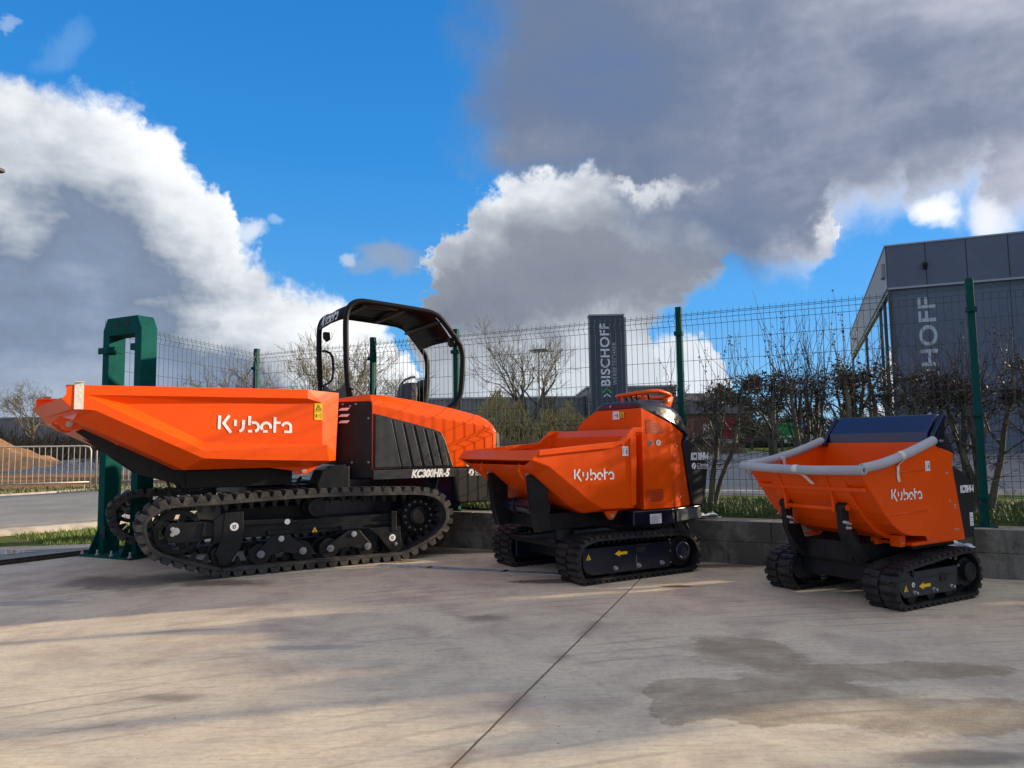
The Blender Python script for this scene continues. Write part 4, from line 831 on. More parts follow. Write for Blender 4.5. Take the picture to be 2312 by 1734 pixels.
# ================================================================ ground
def sstep(a,b,x):
    t=max(0,min(1,(x-a)/(b-a))); return t*t*(3-2*t)
FC=Vector((-3.53,10.03)); FD=Vector((1,-.504)).normalized(); FN=Vector((.504,1)).normalized()      # fence line along the wall
def yard_z(x,y): return 0.
def land_z(x,y):
    p=Vector((x,y))-FC; b=p.dot(FN); a=p.dot(FD)
    z=.135
    if a>-.2 and b>-.25: z+=.29*(1-sstep(1.5,5.0,b))*sstep(-1,0.2,a)
    r=math.hypot(x,y)
    if x<-2.5: z*=sstep(11.5,17.,r) if not(a>-.2 and b>-.25) else 1.
    z+=.62*sstep(17,48,r)*(1 if y>5 else .2)
    return z
def concrete():
    m,t=newmat('worn_concrete'); co=t.node('ShaderNodeTexCoord').outputs['Object']; b=t.b
    x,y,z=t.sep(co)
    n1=t.noise(co,.55,5,.6); n2=t.noise(t.vmap(co,(3,1,0)),2.2,7,.65,.4); fine=t.noise(co,26.,8,.8); grit=t.noise(co,160.,3,.7); brush=t.noise(t.vmap(co,(2,2,0),(0,0,R(-14)),(2.,34.,1)),2.2,6,.75,.4)
    st=t.noise(t.vmap(co,(1,2,0),(0,0,R(-22)),(1.2,7.,1)),1.6,8,.7,.8)
    base=t.mix(t.mr(n1,.35,.65),(.78,.65,.455),(.69,.59,.43))
    base=t.mix(t.mr(n2,.40,.72),base,(.50,.39,.30)); base=t.mix(t.m('MULTIPLY',t.mr(st,.52,.72),.55),base,(.44,.335,.25))
    base=t.mix(t.m('MULTIPLY',t.mr(t.noise(t.vmap(co,(8,8,0)),1.1,7,.7),.55,.7),.5),base,(.68,.57,.44))
    base=t.mix(t.m('MULTIPLY',t.mr(fine,.42,.75),.55),base,(.33,.275,.215))
    base=t.mix(t.m('MULTIPLY',t.mr(brush,.48,.72),.6),base,(.37,.30,.235)); base=t.mix(t.m('MULTIPLY',t.mr(brush,.50,.30),.30),base,(.70,.62,.50))
    spk=t.mr(t.noise(t.vmap(co,(5,9,0)),34.,2,.5),.735,.76); base=t.mix(t.m('MULTIPLY',spk,.65),base,(.09,.07,.055))
    for vs,rad,thr in ((5.,.030,.55),(11.,.035,.70),(2.3,.022,.5)):
        vo=t.node('ShaderNodeTexVoronoi'); t.l.new(co,vo.inputs['Vector']); vo.inputs['Scale'].default_value=vs
        sr=t.sep(vo.outputs['Color']); dd=t.m('ADD',vo.outputs['Distance'],t.m('MULTIPLY',t.m('SUBTRACT',fine,.5),.05))
        sp=t.m('MULTIPLY',t.mr(dd,rad*.6,rad,1,0),t.mr(sr[0],thr,thr+.02)); base=t.mix(t.m('MULTIPLY',sp,.8),base,(.10,.075,.055))
    # tyre marks: thin dark arcs
    wv=t.node('ShaderNodeTexWave',wave_type='RINGS',rings_direction='Z'); t.l.new(t.vmap(co,(-4,9,0)),wv.inputs[0]); wv.inputs['Scale'].default_value=1.9; wv.inputs['Distortion'].default_value=3.5; wv.inputs['Detail'].default_value=4.; wv.inputs['Detail Scale'].default_value=.35
    base=t.mix(t.m('MULTIPLY',t.mr(wv.outputs['Fac'],.86,1.),t.m('MULTIPLY',t.mr(t.noise(t.vmap(co,(2,7,0)),.9,3),.47,.62),.40)),base,(.25,.20,.17))
    def blob(cx,cy,rx,ry,rot,edge=.35,amp=.5,ns=2.2):
        v=t.vmap(co,(0,0,0)); s=t.node('ShaderNodeVectorMath',operation='SUBTRACT'); t.l.new(v,s.inputs[0]); s.inputs[1].default_value=(cx,cy,0)
        q=t.vmap(s.outputs[0],(0,0,0),(0,0,R(-rot)),(1/rx,1/ry,0)); L=t.node('ShaderNodeVectorMath',operation='LENGTH'); t.l.new(q,L.inputs[0])
        d=t.m('ADD',L.outputs['Value'],t.m('MULTIPLY',t.m('SUBTRACT',t.noise(co,ns,6,.62),.5),amp*2))
        return t.mr(d,1-edge,1+edge*.3,1,0)
    sand=t.m('MAXIMUM',blob(1.22,3.38,.68,.33,-12,.10,.8,2.1),t.m('MAXIMUM',blob(1.25,4.1,.32,.42,10,.3,.9,2.4),t.m('MAXIMUM',blob(1.8,3.75,.75,.16,20,.3,.9,2.4),blob(1.75,3.15,.6,.22,15,.3,.9,2.))))
    sand=t.mr(t.m('ADD',sand,t.m('ADD',t.m('MULTIPLY',t.m('SUBTRACT',fine,.5),1.5),t.m('MULTIPLY',t.m('SUBTRACT',n2,.5),1.3))),.18,1.0)
    ripple=t.noise(t.vmap(co,(0,0,0),(0,0,R(24)),(2.5,11,1)),2.6,7,.7,1.)
    sandc=t.mix(t.mr(ripple,.42,.58),(.37,.275,.16),(.50,.39,.245)); sandc=t.mix(t.mr(grit,.40,.62),sandc,(.20,.15,.10))
    base=t.mix(t.m('MULTIPLY',sand,t.m('MULTIPLY_ADD',t.mr(n2,.35,.6),.38,.32)),base,sandc)
    wet=t.m('MAXIMUM',t.m('MAXIMUM',blob(.30,6.30,.38,.10,10,.3,.5,4.),blob(1.95,6.95,.45,.12,-10,.3,.5,4.)),t.m('MAXIMUM',blob(-.8,8.1,1.0,.16,-22,.3,.7,2.),0.))
    wet=t.m('MAXIMUM',wet,t.m('MAXIMUM',blob(-1.4,7.5,.5,.10,-20,.3,.5,4.),blob(1.3,6.0,.16,.05,0,.3,.5,8.)))
    wet=t.m('MULTIPLY',wet,t.m('MULTIPLY_ADD',fine,.7,.6),clamp=True)
    base=t.mix(t.m('MULTIPLY',wet,.72),base,(.085,.05,.032))
    pale=t.m('MAXIMUM',blob(-3.75,5.72,.42,.10,12,.2,.3,6.),t.m('MAXIMUM',blob(-1.9,4.75,.5,.09,-28,.5,.7,5.),blob(-1.2,4.35,.35,.06,-25,.5,.7,6.)))
    base=t.mix(t.m('MULTIPLY',pale,.6),base,(.27,.26,.27))
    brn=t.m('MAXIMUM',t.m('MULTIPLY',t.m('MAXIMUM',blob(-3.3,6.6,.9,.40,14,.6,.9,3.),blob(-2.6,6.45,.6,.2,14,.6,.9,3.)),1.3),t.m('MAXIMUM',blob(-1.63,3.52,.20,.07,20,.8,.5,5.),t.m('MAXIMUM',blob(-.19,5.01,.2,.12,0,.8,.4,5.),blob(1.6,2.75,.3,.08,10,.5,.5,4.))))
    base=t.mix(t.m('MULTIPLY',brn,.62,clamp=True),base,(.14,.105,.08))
    # joint between two slabs
    ax,ay,bx,by=-.24,2.73,.99,6.13; L=math.hypot(bx-ax,by-ay); nx,ny=-(by-ay)/L,(bx-ax)/L
    d=t.m('ABSOLUTE',t.m('ADD',t.m('ADD',t.m('MULTIPLY',t.m('SUBTRACT',x,ax),nx),t.m('MULTIPLY',t.m('SUBTRACT',y,ay),ny)),t.m('MULTIPLY',t.m('SUBTRACT',t.noise(co,14.,5,.7),.5),.014)))
    jt=t.mr(d,.003,.008,1,0); base=t.mix(t.m('MULTIPLY',jt,.85),base,(.10,.065,.045)); base=t.mix(t.m('MULTIPLY',t.mr(d,.01,.07,1,0),t.m('MULTIPLY',t.mr(n2,.45,.6),.4)),base,(.20,.14,.10))
    t.put(b.inputs['Base Color'],base)
    t.put(b.inputs['Roughness'],t.m('SUBTRACT',t.m('MULTIPLY_ADD',n2,.2,.62),t.m('MULTIPLY',wet,.45)))
    b.inputs['Specular IOR Level'].default_value=.35
    hgt=t.m('ADD',t.m('ADD',t.m('MULTIPLY',fine,.5),t.m('MULTIPLY',grit,t.m('MULTIPLY_ADD',sand,1.4,.25))),t.m('ADD',t.m('MULTIPLY',ripple,t.m('MULTIPLY',sand,1.2)),t.m('ADD',t.m('MULTIPLY',st,.7),t.m('MULTIPLY',jt,-3.))))
    bn=t.node('ShaderNodeBump'); bn.inputs[0].default_value=.45; bn.inputs[1].default_value=.004; t.l.new(hgt,bn.inputs['Height']); t.l.new(bn.outputs[0],b.inputs['Normal'])
    return m
M['concrete']=concrete()
def yard():
    # yard bounded by the rail line on the left and by the wall at the back
    mb=MB(); NX=90
    xs=[-15+35*i/NX for i in range(NX+1)]
    
    def ytop(x):
        yw=FC.y-.504*(x-FC.x)-.03
        yr=7.68+(x+5.32)*1.418                       # rail line
        return min(yw,yr) if x<-3.3 else yw
    cols=[]
    for x in xs:
        yt=ytop(x); yb=-14
        if yt<yb+.5: continue
        cols.append([(x,yb+(yt-yb)*f,yard_z(x,yb+(yt-yb)*f)) for f in (0,.4,.6,.7,.78,.84,.88,.92,.96,1)])
    n=10
    for c in cols: mb.v+=c
    for i in range(len(cols)-1):
        for k in range(n-1): mb.f.append((i*n+k,(i+1)*n+k,(i+1)*n+k+1,i*n+k+1))
    mb.build('yard','concrete',kind='structure',smooth=True,recalc=False)
yard()
def field_mat():
    m,t=newmat('field_soil_and_grass'); co=t.node('ShaderNodeTexCoord').outputs['Object']; x,y,z=t.sep(co)
    n=t.noise(co,.5,6,.65); f=t.noise(co,7.,6,.75); ff=t.noise(co,30.,4,.7)
    grass=t.mix(t.mr(f,.3,.7),(.05,.085,.018),(.13,.15,.035)); grass=t.mix(t.mr(n,.45,.65),grass,(.14,.12,.05))
    lawn=t.mix(t.mr(f,.3,.7),(.16,.22,.03),(.30,.30,.05))
    soil=t.mix(t.mr(f,.35,.65),(.20,.10,.045),(.36,.21,.11)); soil=t.mix(t.mr(ff,.5,.7),soil,(.06,.03,.018))
    grav=t.mix(t.mr(ff,.35,.65),(.10,.10,.11),(.26,.26,.27))
    wob=t.m('MULTIPLY',t.m('SUBTRACT',n,.5),6.)
    yy=t.m('ADD',y,wob); left=t.mr(t.m('ADD',x,t.m('MULTIPLY',wob,.3)),-7,-5,1,0)
    s=t.mix(t.mr(yy,25,27),soil,grav); s=t.mix(t.mr(yy,33,36),s,soil)
    strip=t.m('ADD',t.m('ADD',y,t.m('MULTIPLY',x,-.55)),t.m('MULTIPLY',t.m('SUBTRACT',f,.5),1.5))
    s=t.mix(t.mr(strip,24.6,25.6,1,0),s,grass)
    c=t.mix(t.m('MULTIPLY',left,t.mr(y,12,14)),grass,s)
    c=t.mix(t.m('MULTIPLY',t.mr(y,28,32),t.mr(x,3,6)),c,lawn)
    t.put(t.b.inputs['Base Color'],c); t.b.inputs['Roughness'].default_value=.95; t.b.inputs['Specular IOR Level'].default_value=.1
    bn=t.node('ShaderNodeBump'); bn.inputs[0].default_value=.8; bn.inputs[1].default_value=.08; t.l.new(f,bn.inputs['Height']); t.l.new(bn.outputs[0],t.b.inputs['Normal'])
    return m
M['field']=field_mat()
def field():
    c0=Vector((0,2)); mb=MB()
    def inner(th):
        d=Vector((math.cos(th),math.sin(th))); best=16.
        for p,q in ((Vector((-5.32,7.68)),Vector((-4.53,8.80))),(FC-FD*.3,FC+FD)):
            e=q-p; den=d.x*e.y-d.y*e.x
            if abs(den)<1e-6: continue
            w_=p-c0; tt=(w_.x*e.y-w_.y*e.x)/den
            if tt>0: best=min(best,tt+ (.10 if p.x<-4 else .12))
        return best
    N=240; rr=[0,.05,.4,.9,1.6,2.6,4,6,9,13,18,25,35,50,80,140,260,420]
    for i in range(N):
        th=2*math.pi*i/N; d=Vector((math.cos(th),math.sin(th))); r0=inner(th)
        for k,r in enumerate(rr):
            p=c0+d*(r0+r); mb.v.append((p.x,p.y,(yard_z(p.x,p.y)-.02 if k==0 else land_z(p.x,p.y)+(random.Random(i*31+k).uniform(-.02,.02) if 7<k<12 else 0))))
    n=len(rr)
    for i in range(N):
        j=(i+1)%N
        for k in range(n-1): mb.f.append((i*n+k,i*n+k+1,j*n+k+1,j*n+k))
    mb.build('field','field',kind='structure',smooth=True)
random.seed(5)
field()
def asphalt():
    m,t=newmat('asphalt'); co=t.node('ShaderNodeTexCoord').outputs['Object']
    n=t.noise(co,1.2,6,.65); f=t.noise(co,45.,4,.7)
    c=t.mix(t.mr(n,.35,.65),(.20,.195,.185),(.27,.26,.245)); c=t.mix(t.m('MULTIPLY',t.mr(f,.4,.75),.6),c,(.10,.10,.095))
    t.put(t.b.inputs['Base Color'],c); t.b.inputs['Roughness'].default_value=.8
    bn=t.node('ShaderNodeBump'); bn.inputs[0].default_value=.4; bn.inputs[1].default_value=.005; t.l.new(f,bn.inputs['Height']); t.l.new(bn.outputs[0],t.b.inputs['Normal']); return m
M['asphalt']=asphalt()
M['kerb']=mat('kerb_stone',(.40,.35,.29),.85,var=.25,vscale=6.,bump=.4,bscale=30.)
def strip(name,near,far,m,dz,nseg=10,lift=0.,**p):
    """surface between two polylines following the land"""
    A=spline([(*q,0) for q in near],n=8); B=spline([(*q,0) for q in far],n=8); L=min(len(A),len(B)); mb=MB()
    for i in range(L):
        for k in range(nseg+1):
            q=A[i].lerp(B[i],k/nseg); mb.v.append((q.x,q.y,land_z(q.x,q.y)*(1-lift)+lift*.15+dz))
    for i in range(L):
        a_=Vector(mb.v[i*(nseg+1)]); b_=Vector(mb.v[i*(nseg+1)+nseg]); e=(a_-b_).normalized()*.05; mb.v[i*(nseg+1)]=(a_.x,a_.y,a_.z-dz-.04); mb.v[i*(nseg+1)+nseg]=(b_.x,b_.y,b_.z-dz-.04)
        c_=Vector(mb.v[i*(nseg+1)+1]); mb.v[i*(nseg+1)+1]=(a_.x-e.x,a_.y-e.y,a_.z); d_=Vector(mb.v[i*(nseg+1)+nseg-1]); mb.v[i*(nseg+1)+nseg-1]=(b_.x+e.x,b_.y+e.y,b_.z)
    n=nseg+1
    for i in range(L-1):
        for k in range(nseg): mb.f.append((i*n+k,(i+1)*n+k,(i+1)*n+k+1,i*n+k+1))
    return mb.build(name,m,smooth=True,**p)
near=[(-26,-1.5),(-13.2,6.3),(-7.15,10.6),(-5.6,12.6),(-2.5,15.2),(1.5,15.3),(6,14.0),(12,13.0),(30,8)]
far=[(-30,4.5),(-16,13.2),(-11.4,16.1),(-9.5,19.5),(-4,27),(3,33),(9,35.5),(17,33),(40,24)]
strip('road',near,far,'asphalt',.06,12,kind='structure')
def off(pl,d):
    out=[]
    for i,q in enumerate(pl):
        a=Vector(pl[max(i-1,0)]); b=Vector(pl[min(i+1,len(pl)-1)]); t=(b-a).normalized(); nn=Vector((-t.y,t.x)); out.append(tuple(Vector(q)+nn*d))
    return out
strip('kerb_line',off(near,-.42),off(near,-.02),'kerb',.085,4,kind='structure')
strip('far_kerb',off(far,.0),off(far,.3),'kerb',.09,4,kind='structure')
# apron between rail and kerb
mb=MB(); P=[(-5.38,7.70),(-4.62,8.78),(-5.2,9.05),(-5.64,8.95),(-6.2,8.88),(-6.85,9.85),(-12.2,6.9),(-8.5,3.1)]
mb.poly(*[(x,y,.028) for x,y in P]); mb.build('apron','asphalt',kind='structure')
mb=MB(); P=[(-6.05+.62*math.cos(a*.35)*(1+.2*math.sin(a*2.1)),8.37+.2*math.sin(a*.35)*(1+.3*math.cos(a*1.7)),.032) for a in range(18)]
M['water']=mat('standing_water',(.03,.03,.03),.04,spec=.8)
mb.poly(*P); mb.build('puddle','water',kind='structure')
# gate rail
def rail():
    a=Vector((-4.50,8.80)); b=Vector((-11.0,-.42)); k=MB(); t=(b-a).normalized(); n=Vector((-t.y,t.x))
    def q(s,o,z): p=a+t*s+n*o; return (p.x,p.y,z)
    L=(b-a).length
    k.add([q(0,-.05,.03),q(L,-.05,.03),q(L,.05,.03),q(0,.05,.03),q(0,-.05,-.02),q(L,-.05,-.02),q(L,.05,-.02),q(0,.05,-.02)],[(0,1,2,3),(4,7,6,5),(0,4,5,1),(1,5,6,2),(2,6,7,3),(3,7,4,0)])
    k.add([q(0,-.012,.05),q(L,-.012,.05),q(L,.012,.05),q(0,.012,.05),q(0,-.012,.02),q(L,-.012,.02),q(L,.012,.02),q(0,.012,.02)],[(0,1,2,3),(4,7,6,5),(0,4,5,1),(1,5,6,2),(2,6,7,3),(3,7,4,0)])
    M['rail']=mat('rusty_rail',(.045,.03,.022),.8,var=.4,vscale=20.)
    tag(k.build('gate_rail','rail',None),'dark rusty sliding gate rail set in the ground on the left','rail')
rail()
# slot drain with standing water
M['sky_sheen']=mat('sky_sheen_water',(.42,.48,.56),.06,spec=1.,var=.35,vscale=9.)  # pale blue base colour paints the reflected sky into the water
def drain():
    a=Vector((-1.35,7.27)); b=Vector((.75,6.52)); t=(b-a).normalized(); n=Vector((-t.y,t.x)); L=(b-a).length
    rt=root('drain_channel',(a.x,a.y,0),math.atan2(t.y,t.x),'shallow drain channel holding bright water in the concrete between the two larger dumpers','drain')
    k=MB(); k.box(0,L,-.075,-.06,-.02,.006); k.box(0,L,.06,.075,-.02,.006); k.build('channel_edge','kerb',rt)
    k=MB(); k.box(0,L,-.06,.06,-.02,.0045); k.build('channel_water','sky_sheen',rt)
    for i in range(int(L/.11)):
        if i%7==5: k=MB(); k.box(i*.11,i*.11+.035,-.06,.06,.0,.0065); k.build('grate_bar','dark_paint',rt)
drain()
# ================================================================ wall and fence
def block_mat():
    m,t=newmat('concrete_block'); co=t.node('ShaderNodeTexCoord').outputs['Object']
    n=t.noise(co,2.6,7,.68,.3); f=t.noise(co,60.,4,.7)
    x,y,z=t.sep(co)
    c=t.mix(t.mr(n,.40,.58),(.06,.052,.038),(.19,.178,.155)); c=t.mix(t.m('MULTIPLY',t.mr(t.noise(t.vmap(co,(3,3,3),(0,0,0),(6,6,.8)),1.2,6,.7),.5,.65),.5),c,(.06,.065,.035)); c=t.mix(t.m('MULTIPLY',t.mr(f,.35,.7),.35),c,(.04,.035,.03))  # face tones darkened to carry the wall's deep shade; top stays paler
    top=t.mr(z,.395,.402); c=t.mix(top,c,t.mix(t.mr(n,.4,.6),(.42,.38,.32),(.30,.27,.23)))
    t.put(t.b.inputs['Base Color'],c); t.put(t.b.inputs['Roughness'],t.mr(n,.44,.6,.45,.9))
    bn=t.node('ShaderNodeBump'); bn.inputs[0].default_value=.5; bn.inputs[1].default_value=.006; t.l.new(t.m('ADD',f,n),bn.inputs['Height']); t.l.new(bn.outputs[0],t.b.inputs['Normal']); return m
M['block']=block_mat()
def wall():
    rt=root('block_wall',(FC.x,FC.y,0),math.atan2(FD.y,FD.x),'low stained concrete block wall two courses high under the mesh fence','wall')
    k=MB(); L=17.; bl=.80
    for c,(z0,z1) in enumerate(((.0,.205),(.21,.405))):
        s=-.1-(c*.4)
        while s<L:
            k.box(max(s,-.1)+.003,s+bl-.003,-.14,.14,z0,z1); s+=bl
    k.box(-.1,L,-.13,.13,0,.4)
    k.build('block_course','block',rt,bevel=.004)
    return rt
wall()
def fence_panel_mb(L,z0,z1,bends,pitch=.0575,r=.0025):
    """welded mesh with V folds; x along, y out, z up"""
    k=MB(); n=int(L/pitch)
    zs=[(z0,0)]
    for b in bends: zs+= [(b-.05,0),(b,-.045),(b+.05,0)]
    zs+=[(z1,0)]
    for i in range(n+1):
        x=i*L/n; k.tube([(x,y,z) for z,y in zs],r,4,cap=False)
    hz=[z0+.02]; z=z0+.2
    lines=set()
    for b in bends: lines|={round(b-.05,3),round(b,3),round(b+.05,3)}
    zz=z1-.03
    lines.add(round(zz,3)); 
    bb=sorted(bends); edges=[z0+.02]+bb
    for a,b in zip([z0]+bb,bb): 
        m_=int(round((b-a)/.2)); 
        for j in range(1,m_): lines.add(round(a+(b-a)*j/m_,3))
    for z in sorted(lines)+[z0+.02]:
        y=-.045 if any(abs(z-b)<.001 for b in bends) else 0
        k.tube([(0,y-r*1.6,z),(L,y-r*1.6,z)],r*1.15,4,cap=False)
    return k
def fence():
    rt=root('mesh_fence',(FC.x,FC.y,0),math.atan2(FD.y,FD.x),'green welded mesh fence with V folds standing on the block wall','fence')
    posts=[0,1.993,3.215,5.87,8.405,10.95,13.5,16.0]
    bends=[.60,1.355,2.38]
    for i,(a,b) in enumerate(zip(posts,posts[1:])):
        k=fence_panel_mb(b-a-.06,.445,2.475,bends); o=k.build('mesh_panel','wire',rt,recalc=False); o.location=(a+.03,-.035,0)
    for i,s in enumerate(posts):
        k=MB(); k.box(s-.03,s+.03,-.02,.04,.41,2.535); p=k.build('fence_post','postg',rt,bevel=.004)
        k=MB(); k.box(s-.085,s+.085,-.055,.075,.405,.418)
        k.build('foot_plate','postg',p)
        for z in (2.26,1.36,.66):
            k=MB(); k.box(s-.042,s+.042,-.052,.02,z-.02,z+.02); k.tube([(s,-.065,z),(s,-.05,z)],.008,8); k.build('clamp','postg',p)
    # return panel at the gate
    a=Vector((-3.56,10.0)); b=Vector((-4.80,8.55)); d=(b-a); L=d.length
    r2=root('mesh_fence',(a.x,a.y,0),math.atan2(d.y,d.x),'short green mesh fence run from the corner post to the gate portal','fence')
    k=fence_panel_mb(L,.36,2.50,[.55,1.35,2.40]); o=k.build('mesh_panel','wire',r2,recalc=False)
    for v in o.data.vertices: v.co.z+=(v.co.x/L)*(.26*(v.co.z-.36)/2.1-.06); v.co.y=-v.co.y
fence()
def portal():
    A=math.atan2(-.445,.896)
    rt=root('gate_portal',(-4.68,8.30,.0),A,'dark green steel portal guiding the sliding gate, beside the large dumper','gate portal'); rt.scale=(.95,1.06,1.075)
    for s in (0,.575):
        k=MB(); k.box(s,s+.115,0,.19,.02,2.345); p=k.build('portal_post','green',rt,bevel=.006)
    k=MB(); pr=[(0,2.34),(.075,2.475),(.615,2.475),(.69,2.34),(.575,2.285),(.115,2.285)]; k.prism(pr,-.003,.193); bm_=k.build('portal_beam','green',rt,bevel=.005)
    for s in (.27,.44):
        k=MB(); k.tube([(s,-.006,2.40),(s,-.002,2.40)],.03,24); k.build('beam_hole','darkhole',bm_)
    k=MB(); k.box(-.04,.27,-.03,-.005,2.10,2.165); k.add([(.12,-.03,2.165),(.25,-.03,2.165),(.12,.1,2.165),(.12,-.03,2.10),(.25,-.03,2.10),(.12,.1,2.10)],[(0,1,2),(3,5,4),(0,3,4,1),(1,4,5,2),(2,5,3,0)]); k.box(.23,.27,-.005,.06,2.10,2.165); k.build('guide_jaw','green',rt,bevel=.003)
    k=MB(); k.box(.47,.575,.02,.07,2.12,2.19); k.box(.47,.50,.02,.14,2.12,2.19); k.build('guide_jaw','green',rt,bevel=.003)
    k=MB(); k.box(-.10,.80,-.14,.32,0,.02); k.build('base_plate','green',rt,bevel=.004)
    for s in (0,.575):
        k=MB()
        k.add([(s+.02,-.12,.02),(s+.02,0,.02),(s+.02,0,.28),(s+.035,-.12,.02),(s+.035,0,.02),(s+.035,0,.28)],[(0,1,2),(3,5,4),(0,3,4,1),(1,4,5,2),(2,5,3,0)])
        k.add([(s-.09,.08,.02),(s,.08,.02),(s,.08,.25),(s-.09,.095,.02),(s,.095,.02),(s,.095,.25)],[(0,1,2),(3,5,4),(0,3,4,1),(1,4,5,2),(2,5,3,0)])
        k.build('gusset','green',rt)
    for (x,y) in ((-.07,-.11),(.2,-.11),(.45,-.11),(.77,-.11)):
        k=MB(); k.tube([(x,y,.02),(x,y,.075)],.012,8); k.tube([(x,y,.02),(x,y,.035)],.022,6); k.build('anchor_bolt','galv',rt)
    k=MB(); k.box(.10,.16,-.01,0,.16,.30); k.build('lock_keep','dark_paint',rt)
portal()
# ================================================================ grass
def blades(name,pts,h,m,seed=1,wd=.006,lab=None):
    rng=random.Random(seed); mb=MB()
    for (x,y,z) in pts:
        hh=h*rng.uniform(.4,1.25); a=rng.uniform(0,6.28); lean=rng.uniform(.1,.6)*hh; b=rng.uniform(0,6.28)
        dx,dy=math.cos(a)*wd*rng.uniform(.6,1.4),math.sin(a)*wd; lx,ly=math.cos(b)*lean,math.sin(b)*lean
        mb.add([(x-dx,y-dy,z-.01),(x+dx,y+dy,z-.01),(x+dx*.6+lx*.4,y+dy*.6+ly*.4,z+hh*.6),(x-dx*.6+lx*.4,y-dy*.6+ly*.4,z+hh*.6),(x+lx,y+ly,z+hh)],[(0,1,2,3),(3,2,4)])
    o=mb.build(name,m,None,recalc=False,kind='stuff')
    if lab: o['label']=lab; o['category']='grass'
    return o
def grass_mat(name,c1,c2,c3):
    m,t=newmat(name); co=t.node('ShaderNodeTexCoord').outputs['Object']; n=t.noise(co,6.,4,.7); n2=t.noise(co,60.,2,.5)
    c=t.mix(t.mr(n,.35,.65),c1,c2); c=t.mix(t.mr(n2,.5,.65),c,c3); t.put(t.b.inputs['Base Color'],c); t.b.inputs['Roughness'].default_value=.6
    t.b.inputs['Transmission Weight'].default_value=0.; return m
M['grass']=grass_mat('grass_green',(.035,.085,.015),(.09,.15,.025),(.16,.17,.05))
M['grass_bright']=grass_mat('grass_fresh',(.06,.14,.015),(.14,.20,.03),(.22,.24,.06))  # brighter, yellower green than the verge grass
M['grass_dry']=grass_mat('grass_dry',(.10,.12,.03),(.20,.19,.07),(.28,.24,.12))
rng=random.Random(11)
def fp(s,b): p=FC+FD*s+FN*b; return p.x,p.y
pts=[]
for i in range(26000):
    s=rng.uniform(2.8,10.0); b=.16+3.4*rng.random()**1.3; x,y=fp(s,b)
    if math.sin(x*3.1+1)*math.sin(y*2.7+s)<-.55: continue
    pts.append((x,y,land_z(x,y)))
blades('verge_grass',pts,.085,'grass',2,.005,'green grass on the verge behind the wall and mesh fence')
pts=[]
while len(pts)<7000:
    x=rng.uniform(-7.0,-4.5); y=rng.uniform(8.9,11.6)
    # inside the small triangle of turf
    if y<8.98 or y>10.3+(x+7.0)*1.15 or y<9.0-(x+5.6)*.9 or x>-4.62+(y-9)*.5: continue
    if x<-6.2 and rng.random()<.5: continue
    pts.append((x,y,land_z(x,y)-.0))
blades('turf_patch',pts,.05,'grass_bright',3,.005,'small bright turf patch beside the gate portal')
pts=[]
while len(pts)<9000:
    x=rng.uniform(-20,-8.3); q=rng.uniform(23.0,25.3); y=q+.55*x
    if y<14.: continue
    pts.append((x,y,land_z(x,y)))
blades('roadside_grass',pts,.12,'grass_dry',4,.02,'rough dry grass strip between the road and the crowd barriers')
# ================================================================ bare trees and hedge
def bark(name,c1,c2,sc_=12.):
    m,t=newmat(name); co=t.node('ShaderNodeTexCoord').outputs['Object']; n=t.noise(t.vmap(co,(0,0,0),(0,0,0),(1,1,.3)),sc_,6,.7)
    t.put(t.b.inputs['Base Color'],t.mix(t.mr(n,.35,.65),c1,c2)); t.b.inputs['Roughness'].default_value=.85
    bn=t.node('ShaderNodeBump'); bn.inputs[0].default_value=.6; bn.inputs[1].default_value=.01; t.l.new(n,bn.inputs['Height']); t.l.new(bn.outputs[0],t.b.inputs['Normal']); return m
M['bark']=bark('hedge_bark',(.06,.055,.04),(.17,.155,.115)); M['bark_far']=bark('tree_bark',(.06,.05,.035),(.15,.13,.09))
M['twig']=bark('twig_brown',(.03,.022,.017),(.095,.07,.052),5.); M['twig_olive']=bark('twig_olive',(.08,.065,.03),(.17,.14,.06),2.)
M['leaf_dark']=grass_mat('withered_leaves',(.03,.018,.015),(.07,.04,.028),(.12,.06,.045))
M['bush_brown']=grass_mat('thicket_brown',(.08,.055,.035),(.17,.12,.07),(.24,.19,.10)); M['bush_dark']=grass_mat('thicket_dark',(.022,.018,.010),(.07,.055,.03),(.10,.085,.045))
M['bush_yellow']=grass_mat('catkin_yellow',(.22,.16,.05),(.40,.30,.09),(.46,.36,.14)); M['bush_red']=grass_mat('thicket_red',(.16,.08,.05),(.30,.16,.10),(.20,.16,.09))
M['bush_far']=grass_mat('far_wood',(.09,.085,.08),(.14,.13,.115),(.17,.16,.13)); M['conifer']=grass_mat('conifer_green',(.010,.02,.010),(.03,.045,.02),(.05,.06,.03)); M['olive_crown']=grass_mat('olive_crown',(.07,.065,.025),(.15,.13,.05),(.20,.17,.08))
def rv(rng,s=1.): return Vector((rng.gauss(0,1),rng.gauss(0,1),rng.gauss(0,1)))*s
